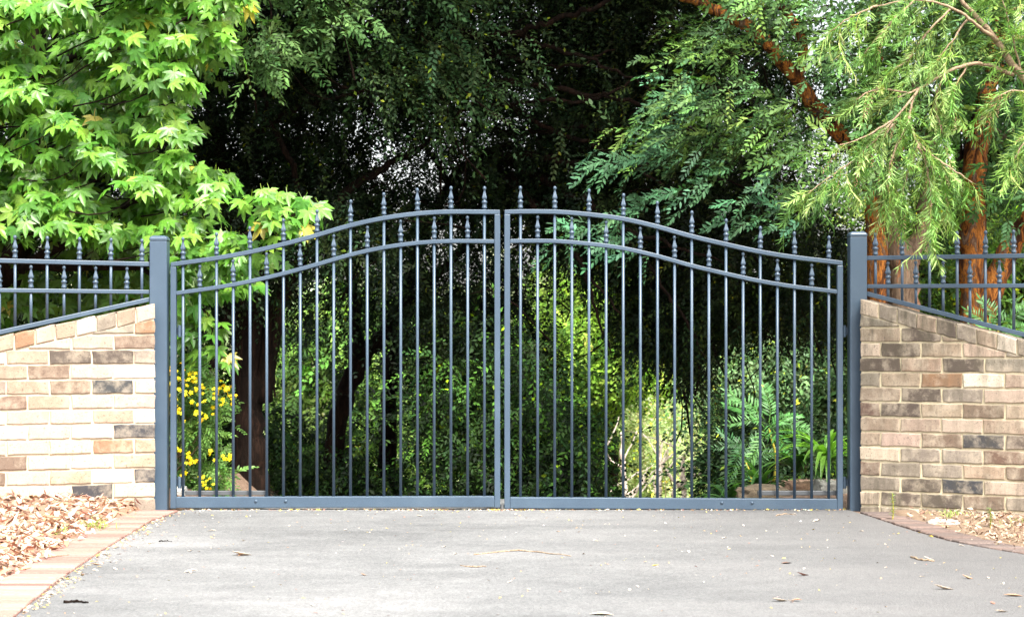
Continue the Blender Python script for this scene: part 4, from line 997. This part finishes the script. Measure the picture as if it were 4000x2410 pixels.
# ---- plants just behind the gate
def flower_shrub():
    root = empty('flowering_shrub', base(690, 12.3), 'shrub with clusters of bright yellow flowers behind the left gate post', 'shrub')
    ft = [twig_spray(.15+.02*i, 5, .042, .016, 50, leaf6, .3, rp, .15, False, .0016, (1,.9,.6)) for i in range(3)]
    c1 = sample_poly([(405,1010),(405,900),(470,890),(530,930),(555,960),(530,1010),(500,1050),(440,1070)], 46)
    c2 = sample_poly([(405,1200),(410,1070),(470,1080),(540,1110),(560,1180),(520,1210)], 34)
    Cc = np.vstack([Vn(c1, rng.uniform(12.0, 12.5, 46)), Vn(c2, rng.uniform(12.1, 12.6, 34))])
    Cc[:, 2] = np.maximum(Cc[:, 2], .08)
    parts = spray_cloud(ft, Cc, 9, (.045,.06,.04), (.2,-.5,-.1), .6, (0,-.5,.9), [(.12,.24,.05),(.09,.19,.04),(.15,.28,.07)], .6, 1.0, .2)
    crown(root, parts, LEAF, 'foliage')
    b = np.array(root.location)
    K = Cc[rng.integers(0, 80, 26)]; twigs_mesh(root, np.repeat(b[None], 26, 0)+rnd(26, .04)+np.array([-.05,0,.15]), K, .006, .0025, TWIG, 'stems', .08, 9)
    # blossom: five rounded petals
    v, f = [], []
    for k in range(5):
        a = k*2*math.pi/5; lv, lf = leaf6(1.0, .72, .1, .35)
        c_, s_ = math.cos(a), math.sin(a); o = len(v)
        for p in lv: v.append((p[0]*c_-p[1]*s_, p[2]*1.0+.1, -(p[0]*s_+p[1]*c_)))
        f += [tuple(q+o for q in t) for t in lf]
    bl = (np.array(v), [np.array(f)], np.ones((len(v), 3)))
    fl = [(410,890),(430,895),(440,890),(455,900),(470,905),(425,915),(450,920),(465,925),(480,930),(440,935),(455,945),(410,920),(412,945),(430,950),(490,935),(500,930),(512,950),(525,945),(530,930),(548,935),(545,945),(520,965),(550,965),(555,975),(500,970),(480,975),(415,990),(430,1000),(470,990),(485,1010),(492,1000),(545,960),(440,1080),(452,1090),(465,1100),(475,1110),(425,1145),(436,1150),(485,1150),(495,1160),(505,1155),(510,1165),(500,1092),(545,1098),(555,1100),(430,975),(420,960),(460,965)]
    P_ = []; 
    for (x, y) in fl:
        for k in range(3): P_.append((x+rng.normal(0,9), y+rng.normal(0,9)))
    P_ = Vn(P_, rng.uniform(11.72, 11.95, len(P_))); n = len(P_)
    v, f, c = merge([scatter(bl, P_, np.array([0,-.7,.5])+rnd(n,.4), rnd(n,1.0), rng.uniform(.012,.019,n), jit_cols(n, [(.85,.62,.01),(.80,.50,.01),(.8,.68,.03)], .08))])
    link('flowers', npmesh('flowers', v-b, f, PETAL, c), root)
flower_shrub()
def strap_clump(px, D, n, L, label, seed, zoff=0.0, col=((.10,.22,.03),(.13,.27,.04),(.06,.15,.03))):
    r_ = np.random.default_rng(seed); b = np.array(base(px, D)); b[2] += .05+zoff
    root = empty('strap_leaved_plant', tuple(b), label, 'plant', 'strap leaved lilies by the stone edging')
    v, f, c = [], [], []; K = 9
    for i in range(n):
        a = r_.uniform(0, 2*math.pi); el_ = r_.uniform(.5, 1.35); l = L*r_.uniform(.7, 1.15); wd = r_.uniform(.016, .024)
        p = np.array([0., 0., 0.]); e = el_; dh = np.array([math.cos(a), math.sin(a), 0]); sd = np.array([-math.sin(a), math.cos(a), 0]); o = len(v)
        cc = np.array(col[r_.integers(0, len(col))])*r_.uniform(.8, 1.25); bend = r_.uniform(.16, .30)
        for k in range(K):
            t = k/(K-1); w_ = wd*(1-t**3)*(1 if t > .1 else .8)
            v += [p-sd*w_, p+np.array([0,0,-.004]), p+sd*w_]; c += [cc*(1.1-.1*t)]*3
            p = p+(dh*math.cos(e)+np.array([0,0,math.sin(e)]))*l/(K-1); e -= bend
        for k in range(K-1):
            f += [(o+k*3, o+k*3+1, o+k*3+4, o+k*3+3), (o+k*3+1, o+k*3+2, o+k*3+5, o+k*3+4)]
    link('leaves', npmesh('leaves', np.array(v), np.array(f), GLOSSY, np.array(c), smooth=True), root)
strap_clump(1990*VP, 12.0, 52, .50, 'bright green strap leaved lily arching over the stones next to the right post', 3, .16)
strap_clump(1920*VP, 12.2, 30, .38, 'strap leaved lily behind the low stone edging, left of the brightest one', 4, .10, ((.05,.13,.03),(.04,.10,.025)))
strap_clump(1830*VP, 12.3, 34, .36, 'darker strap leaved lily below the fern leaved plant', 5, .04, ((.035,.09,.025),(.05,.12,.03)))
strap_clump(1750*VP, 12.3, 26, .32, 'small dark strap leaved lily at the left end of the stone edging', 6, 0.0, ((.03,.08,.025),(.045,.11,.03)))
def fern_plant(px, py, D, nf, L, label, seed, cols, npair=13, lw=.045, spread=.05):
    r_ = np.random.default_rng(seed); b = np.array(base(px, D)); top = np.array(W(px, py, D))
    root = empty('fern_leaved_plant', tuple(b), label, 'plant', 'fern leaved saplings behind the gate')
    fr = [twig_spray(L, npair, L*.26, L*lw, 62, leaf6, .35+.2*i, r_, .12, False, .003, (1.3,1.2,.6)) for i in range(3)]
    a = np.linspace(0, 2*math.pi, nf, endpoint=False)+r_.uniform(-.3,.3,nf)
    d = np.stack([np.cos(a)*1.0, -.35+.5*np.sin(a), .35+.55*np.sin(a)+r_.normal(0,.2,nf)], 1)
    pos = np.repeat(top[None], nf, 0)+r_.normal(0,spread,(nf,3))*np.array([.6,.6,1.6])
    parts = scatter_multi(fr, pos, d, np.array([0,-.8,.5])+rnd(nf,.2), r_.uniform(.75,1.1,nf), jit_cols(nf, cols, .12))
    crown(root, parts, LEAF, 'fronds')
    limbs(root, [([tuple(b), tuple((b+top)/2+np.array([.05,0,0])), tuple(top)], [.011,.009,.006])], YST, 'stem', 7, .03, .003)
YST = bark_mat('yellow_stem', [(.3,(.22,.20,.03)),(.7,(.42,.36,.05))], (20,20,20), .1, .001)
fern_plant(1850*VP, 1030*VP, 12.4, 9, .29, 'fern leaved sapling with a yellow stem behind the right gate leaf', 3, [(.06,.17,.045),(.075,.20,.05)], 12, .050, .035)
fern_plant(1790*VP, 1100*VP, 12.9, 6, .26, 'low dark fern leaved sapling left of the yellow stemmed one', 4, [(.035,.10,.035)])
fern_plant(2400*VP, 780*VP, 12.2, 8, .3, 'fern leaved sapling behind the right brick wall and fence', 6, [(.06,.16,.04)])
def rock(px, D, sx, sy, sz, z, label, seed, col):
    import bmesh
    r_ = random.Random(seed); bm = bmesh.new(); bmesh.ops.create_icosphere(bm, subdivisions=4, radius=1)
    from mathutils import noise
    for v in bm.verts:
        n_ = v.co.normalized(); q = Vector([math.copysign(abs(k)**.6, k) for k in n_]); 
        k = 1+.22*noise.noise(n_*1.6+Vector((seed,0,0)))+.10*noise.noise(n_*5+Vector((0,seed,0)))+.04*noise.noise(n_*14)
        v.co = Vector((q.x*sx, q.y*sy, q.z*sz))*k
    me = bpy.data.meshes.new('edging_stone'); bm.to_mesh(me); bm.free()
    for p in me.polygons: p.use_smooth = True
    a = me.color_attributes.new('Col', 'FLOAT_COLOR', 'POINT'); a.data.foreach_set('color', np.tile(np.array([*col, 1], np.float32), len(me.vertices)))
    me.materials.append(STONE)
    o = link('edging_stone', me); x, y, _ = W(px, 0, D); o.location = (x, y, z); o.rotation_euler = (0, 0, r_.uniform(-.2,.2)); tag(o, label, 'stone', 'stones edging the bed behind the gate')
rock(1835*VP, 11.75, .17, .12, .070, .015, 'long low brown stone edging the bed behind the right gate leaf', 1, (.13,.10,.065))
rock(1925*VP, 11.85, .10, .10, .075, .03, 'reddish brown middle stone in the bed edging behind the gate', 5, (.13,.08,.05))
rock(1995*VP, 11.75, .11, .10, .10, .03, 'rounded grey stone nearest the right post in the bed edging', 2, (.20,.195,.17))
rock(430*VP, 11.7, .05, .06, .035, .05, 'small pale grey stone behind the left end of the gate', 3, (.36,.36,.34))
rock(3685, 10.12, .085, .05, .016, .012, 'flat pale stone lying against the foot of the weathered brown wall', 4, (.42,.34,.28))

# ---- leaf litter beds
def wall_y(x): # front face of the wing walls
    return np.where(x < 0, -.12-(-2.076-np.minimum(x,-2.076))*math.tan(TL), -.12-(np.maximum(x,2.026)-2.026)*math.tan(TR))
def mound(x, y):
    d = np.clip((wall_y(x)-y), 0, 3)
    h = np.where(x < 0, .085*np.exp(-(d/.45)**2)*np.clip((-x-2.10)/.35, 0, 1)+.018, .02*np.exp(-(d/.3)**2)+.006)
    return h
def litter(side, n, label):
    if side < 0:
        x = rng.uniform(-5.0, -2.08, n*3); y = rng.uniform(-6, 0, n*3)
        ok = (y < wall_y(x)-.005) & (x < xl(y)-.225+.03*rng.normal(size=n*3))
    else:
        x = rng.uniform(2.1, 4.4, n*3); y = rng.uniform(-3.2, 0, n*3)
        ok = (y < wall_y(x)-.005) & (x > xr(y)+.15+.03*rng.normal(size=n*3)) & (rng.random(n*3) < np.clip((x-2.15)*1.6, .05, 1))
    x, y = x[ok][:n], y[ok][:n]; m = len(x)
    z = mound(x, y)+rng.uniform(0, .022, m)
    tm = [(lambda L, wd, fo, dr: (lambda q: (q[0], [q[1]], np.ones((len(q[0]), 3))))(leaf6(L, wd, fo, dr)))(*a) for a in ((1,.32,.5,.35),(1,.22,.8,-.3),(1,.42,.3,.6),(1,.10,.2,.2))]
    th = rng.uniform(0, 2*math.pi, m); d = np.stack([np.cos(th), np.sin(th), rng.normal(.05, .3, m)], 1)
    col = jit_cols(m, [(.40,.24,.16),(.54,.38,.28),(.32,.15,.09),(.46,.30,.21),(.20,.09,.06),(.58,.46,.37)] if side < 0 else [(.32,.21,.14),(.42,.31,.23),(.20,.12,.08),(.34,.25,.18)], .2)
    parts = scatter_multi(tm, np.stack([x,y,z],1), d, np.array([0,0,1])+rnd(m,.45), rng.uniform(.03,.085,m) if side < 0 else rng.uniform(.018,.042,m), col)
    # underlying mound
    gx = np.linspace(*((-5.2,-1.9) if side < 0 else (1.95,4.6)), 90); gy = np.linspace(-6.2, .0, 130); X, Y = np.meshgrid(gx, gy)
    inside = (X < xl(Y)-.23) if side < 0 else (X > xr(Y)+.16)
    Z = np.where(inside & (Y < wall_y(X)+.05), mound(X, Y)+.004*np.sin(X*40)*np.sin(Y*37), -.03)
    v = np.stack([X, Y, Z], -1).reshape(-1, 3); i = (np.arange(129)[:, None]*90+np.arange(89)[None]).ravel()
    parts.append((v, [np.stack([i, i+1, i+91, i+90], 1)], np.tile(np.array([[.20,.12,.08] if side < 0 else [.15,.105,.07]]), (len(v), 1))))
    v, f, c = merge(parts); tag(link('leaf_litter', npmesh('leaf_litter', v, f, LITTER, c)), label, 'leaf litter', kind='stuff')
litter(-1, 17000, 'deep rust and straw coloured dry leaf litter in front of the pale brick wall')
litter(1, 7000, 'thin straw coloured leaf litter in front of the weathered brown wall')
def drive_z(x, y): return .005+np.maximum(-.001, .004*np.sin(x*2.2+1)*np.sin(y*1.7))
def crumbs():
    n = 600; y = -rng.uniform(0, 1, n)**1.3*5.6+.02; x = rng.uniform(xl(y), xr(y)); 
    k = 520; y2 = rng.normal(-.045, .022, k); x2 = np.clip(np.concatenate([rng.uniform(-1.95, 2.0, k-60), rng.normal(-.03,.07,60)]), -1.95, 2.0)
    k3 = 420; y3 = rng.uniform(-4.6,-.25,k3); x3 = xl(y3)+rng.exponential(.03,k3)
    x = np.concatenate([x, x2, x3]); y = np.concatenate([y, y2, y3]); m = len(x)
    q = leaf6(1,.4,.35,.2); th = rng.uniform(0, 6.28, m); d = np.stack([np.cos(th), np.sin(th), rng.normal(0,.08,m)], 1)
    s = np.concatenate([rng.uniform(.006,.020,n), rng.uniform(.010,.030,k), rng.uniform(.01,.03,k3)])
    col = jit_cols(m, [(.55,.44,.30),(.5,.30,.14),(.30,.14,.09),(.62,.55,.45),(.6,.45,.08)], .2)
    v, f, c = scatter((q[0], [q[1]], np.ones((len(q[0]),3))), np.stack([x,y,drive_z(x,y)+.0015+rng.uniform(0,.003,m)],1), d, np.array([0,0,1])+rnd(m,.2), s, col)
    tag(link('leaf_crumbs', npmesh('leaf_crumbs', v, f, LITTER, c)), 'tiny leaf crumbs strewn over the drive and gathered in a line under the gate', 'leaf litter', kind='stuff')
crumbs()
# grass tufts: one low weed patch on each bed
def tuft(x, y, n, h, rad, label, seed, col=((.20,.32,.05),(.30,.40,.10))):
    r_ = np.random.default_rng(seed); root = empty('weed_tuft', (x, y, .01), label, 'weed')
    A = np.stack([r_.normal(0, rad, n), r_.normal(0, rad*.7, n), r_.uniform(0,.03,n)], 1)
    q = leaf6(1,.09,.3,.5); d = np.stack([r_.normal(0,.6,n), r_.normal(-.1,.5,n), np.full(n,1.0)],1)
    v, f, c = scatter((q[0], [q[1]], np.ones((len(q[0]),3))), A, d, rnd(n)+np.array([0,-.5,.3]), r_.uniform(.4,1,n)*h, jit_cols(n, col, .2))
    tag(link('blades', npmesh('blades', v, f, LEAF, c), root), kind='stuff')
x, y, _ = W(380, 0, 9.75); tuft(-2.16, -1.28, 60, .055, .055, 'small bright green grass tuft in the leaf litter beside the pale brick edging', 1)
tuft(-2.27, -1.62, 30, .045, .04, 'tiny green grass tuft nearest the camera in the left litter bed', 2)
tuft(2.42, -.66, 34, .05, .05, 'small grass tuft beside the flat pale stone under the brown wall', 3)
tuft(2.80, -1.10, 60, .035, .11, 'sparse yellow-green weeds at the outer edge of the right litter bed', 4)
def seedling(px, D, h, label, seed):
    x, y, _ = W(px, 0, D); root = empty('weed_seedling', (x, y, 0), label, 'weed', 'thin seedlings at the foot of the brown wall'); r_ = np.random.default_rng(seed)
    v, f = tube_arrays([(0,0,0),(.004,0,h*.5),(-.002,0,h)], [.003,.0025,.0015], 6); mb = MB(); mb.add(v, f); mb.build('stem', YST, root)
    n = 34; z = np.linspace(.15, 1, n)*h; th = np.arange(n)*2.4; q = leaf6(1,.3,.3,.4)
    d = np.stack([np.cos(th), np.sin(th), np.full(n,.7)],1)
    v, f, c = scatter((q[0], [q[1]], np.ones((len(q[0]),3))), np.stack([np.zeros(n),np.zeros(n),z],1), d, rnd(n,.2)+np.array([0,0,1]), r_.uniform(.018,.032,n), jit_cols(n, (.14,.22,.07), .2))
    link('leaves', npmesh('leaves', v, f, LEAF, c), root)
seedling(3487, 10.35, .15, 'taller thin green seedling close to the right gate post', 1)
seedling(3868, 9.95, .10, 'shorter thin green seedling farther along the foot of the brown wall', 2)

# ---- fallen leaves and sticks big enough to count
def ground_pt(px, py):
    D = CAMZ*F/(py-HOR); return (px-2000)*D/F, D-CAMD
pale, brown, red, yel, dark = (.62,.50,.38), (.33,.20,.12), (.36,.15,.10), (.62,.43,.06), (.12,.07,.05)
LV = [(585,2125,.045,pale),(827,2081,.05,pale),(831,2108,.03,pale),(950,2117,.04,pale),(742,2155,.03,pale),(454,2144,.045,brown),(373,2210,.05,brown),(746,2238,.065,pale),(1790,1893+110,.03,yel),
      (945,2172,.10,pale),(450,2227,.03,pale),(940,2173,.045,brown),(3102,2013,.025,pale),(3191,2042,.055,pale),(3178,2075,.03,yel),(3365,2081,.03,pale),(3458,2130,.025,pale),(3590,2087,.03,yel),(3636,2100,.045,yel),(3755,2136,.035,pale),
      (3017,2176,.03,pale),(3072,2204,.06,dark),(3136,2251,.07,red),(3462,2220,.025,pale),(3428,2202,.025,dark),(3628,2189,.05,pale),(3687,2305,.085,pale),(3047,2353,.07,pale),(3110,2353,.05,brown),(3878,2363,.045,red),(3912,2398,.06,pale),
      (3780,2263,.05,brown),(3861,2261,.035,pale),(3958,2333,.08,brown),(3602,2257,.03,pale),(2690,2160,.045,pale),(2280,2170,.04,brown),(2350,2405,.09,pale),(745,2240,.03,pale),(940,2172,.05,red),(1778,2168,.035,pale),(1735,2140,.03,pale),(2460,2310,.03,pale),(1420,2250,.03,brown),(1990,2280,.03,pale),(2560,2215,.035,yel),(1220,2370,.03,pale),(2830,2105,.035,pale),(1350,2075,.03,pale),(1130,2060,.035,pale),(2180,2080,.03,brown),(1640,2020,.04,pale),(2015,2012,.045,pale)]
cname = {pale:'straw pale', brown:'brown', red:'rust red', yel:'yellow', dark:'dark curled'}
def where(x, y):
    a = 'far left' if x < -1.3 else 'left' if x < -.45 else 'middle' if x < .45 else 'right' if x < 1.4 else 'far right'
    b = 'close to the gate' if y > -1.0 else 'halfway down the drive' if y > -2.6 else 'at the near edge of the drive'
    return a, b
seen = {}
for i, (px, py, L, c) in enumerate(LV):
    x, y = ground_pt(px, py); r_ = np.random.default_rng(i)
    q = leaf6(L, L*r_.uniform(.26,.42), .5, -.35+r_.uniform(0,.5)); v = q[0].copy(); v[:, 1] -= L/2
    v[:, 2] -= v[:, 2].min()
    me = npmesh('fallen_leaf', v, q[1], LITTER, np.tile(np.array([c])*r_.uniform(.85,1.1), (len(v),1)))
    o = link('fallen_leaf', me); o.location = (x, y, float(drive_z(x, y))+.0012); o.rotation_euler = (r_.uniform(-.03,.03), r_.uniform(-.03,.03), r_.uniform(0,6.28) if L < .05 else R(90)+r_.uniform(-.5,.5))
    a, b = where(x, y); b = {'close to the gate':'near the gate','halfway down the drive':'mid drive','at the near edge of the drive':'near the camera'}[b]; size = 'tiny' if L < .033 else 'small' if L < .05 else 'long'
    base_l = f'{size} {cname[c]} leaf on the {a} asphalt {b}'
    seen.setdefault(base_l, []).append(o)
    tag(o, base_l, 'fallen leaf', 'fallen leaves on the drive')
for k, os_ in seen.items():
    if len(os_) > 1:
        os_.sort(key=lambda o: o.location.x)
        nm = ['leftmost','second from left','third from left','fourth from left','fifth from left'] 
        for i, o in enumerate(os_): o['label'] = k+(', rightmost one' if i == len(os_)-1 else f', {nm[min(i,4)]}')
TW = [((1850,2172),(2030,2158),(2230,2180),'long thin reddish twig lying across the middle of the drive',.0035),((250,2361),(300,2358),(345,2362),'dark straight stick at the near left of the drive',.006),
      ((3030,2020),(3070,2012),(3110,2016),'slim brown twig close to the right leaf of the gate',.003),((1800,2215),(1850,2222),(1900,2220),'short brown twig just below the long twig mid drive',.003),
      ((3560,2180),(3600,2192),(3650,2196),'bent brown twig at the right of the drive',.005),((620,2120),(650,2117),(672,2119),'thin dark twig near the left edging',.003),((145,2195),(210,2190),(270,2182),'thin twig lying on the pale brick edging',.003)]
for i, (a, b, c, lab, r) in enumerate(TW):
    P3 = [Vector((*ground_pt(*q), float(drive_z(*ground_pt(*q)))+r*.8)) for q in (a, b, c)]
    if 'edging' in lab and 'pale' in lab:
        for q in P3: q.z += .012
    o0 = P3[1].copy(); p, rr = smooth_path([q-o0 for q in P3], [r, r, r*.5], 5, .003, i); v, f = tube_arrays(p, rr, 6, .1); mb = MB(); mb.add(v, f)
    o = mb.build('fallen_twig', bpy.data.materials['dark_bark'] if 'dark' in lab else TWIG, None, smooth=True); o.location = o0; tag(o, lab, 'twig', 'fallen twigs')
# little stack of bark and leaves against the centre stop
mb = MB(); v, f = tube_arrays([(0,0,0),(0,0,.03)], [.016,.014], 12); mb.add(v, f); o = mb.build('gate_stop', STEEL); o.location = (pxx(1962), -.0, .004); tag(o, 'small steel stop in the asphalt where the gate leaves meet', 'gate stop')

# ---- house glimpsed at the right edge
def house():
    x0, y0 = W(3968, 0, 21)[0], 10.0
    a_ = R(-24); root = empty('house', (x0+3*math.cos(a_)-3*math.sin(a_), y0+3*math.sin(a_)+3*math.cos(a_), float(gz(x0+3, y0))), 'white house with a dark cornered wall glimpsed at the right edge behind the trees', 'house', rz=a_)
    zb = root.location.z
    wm, n, l, b = mat('white_render'); b.inputs['Roughness'].default_value = .9
    nz = N(n, 'ShaderNodeTexNoise', Scale=5.0, Detail=5.0); l.new(coords(n, l), nz.inputs['Vector']); rr = ramp(n, [(.3,(.60,.60,.62)),(.7,(.72,.72,.74))]); l.new(nz.outputs[0], rr.inputs[0]); l.new(rr.outputs[0], b.inputs['Base Color'])
    dm, n, l, b = mat('dark_timber'); b.inputs['Base Color'].default_value = (.055,.038,.045,1); b.inputs['Roughness'].default_value = .6
    rm, n, l, b = mat('roof_tile'); b.inputs['Base Color'].default_value = (.12,.07,.05,1); b.inputs['Roughness'].default_value = .8
    gm, n, l, b = mat('window_glass'); b.inputs['Base Color'].default_value = (.03,.04,.05,1); b.inputs['Roughness'].default_value = .05
    mb = MB(); mb.box(-2.96, 4, -3, 3, -.5, 3.15-zb+.1); mb.build('wall', wm, root)
    mb = MB(); mb.box(-3.0, -2.955, -3.05, -2.7, -.5, 3.3-zb); mb.box(-2.955, -2.915, -3.05, -3.003, -.5, 3.3-zb); mb.build('corner_board', dm, root, .004)
    mb = MB(); z = 3.3-zb; v = [(-3.3,-3.4,z),(4.4,-3.4,z),(4.4,3.4,z),(-3.3,3.4,z),(-.8,0,z+1.6),(2,0,z+1.6)]
    v2 = [(a, b_, c-.12) for a, b_, c in v[:4]]; mb.add(v+v2, [(0,1,5,4),(1,2,5),(2,3,4,5),(3,0,4),(6,7,1,0),(7,8,2,1),(8,9,3,2),(9,6,0,3),(9,8,7,6)]); mb.build('roof', rm, root)
    mb = MB(); mb.box(-2.3,-1.2,-3.03,-3.0,1.0,2.2); w_ = mb.build('window', dm, root); mb = MB(); mb.box(-2.22,-1.28,-3.036,-3.031,1.08,2.12); mb.build('pane', gm, w_)
house()
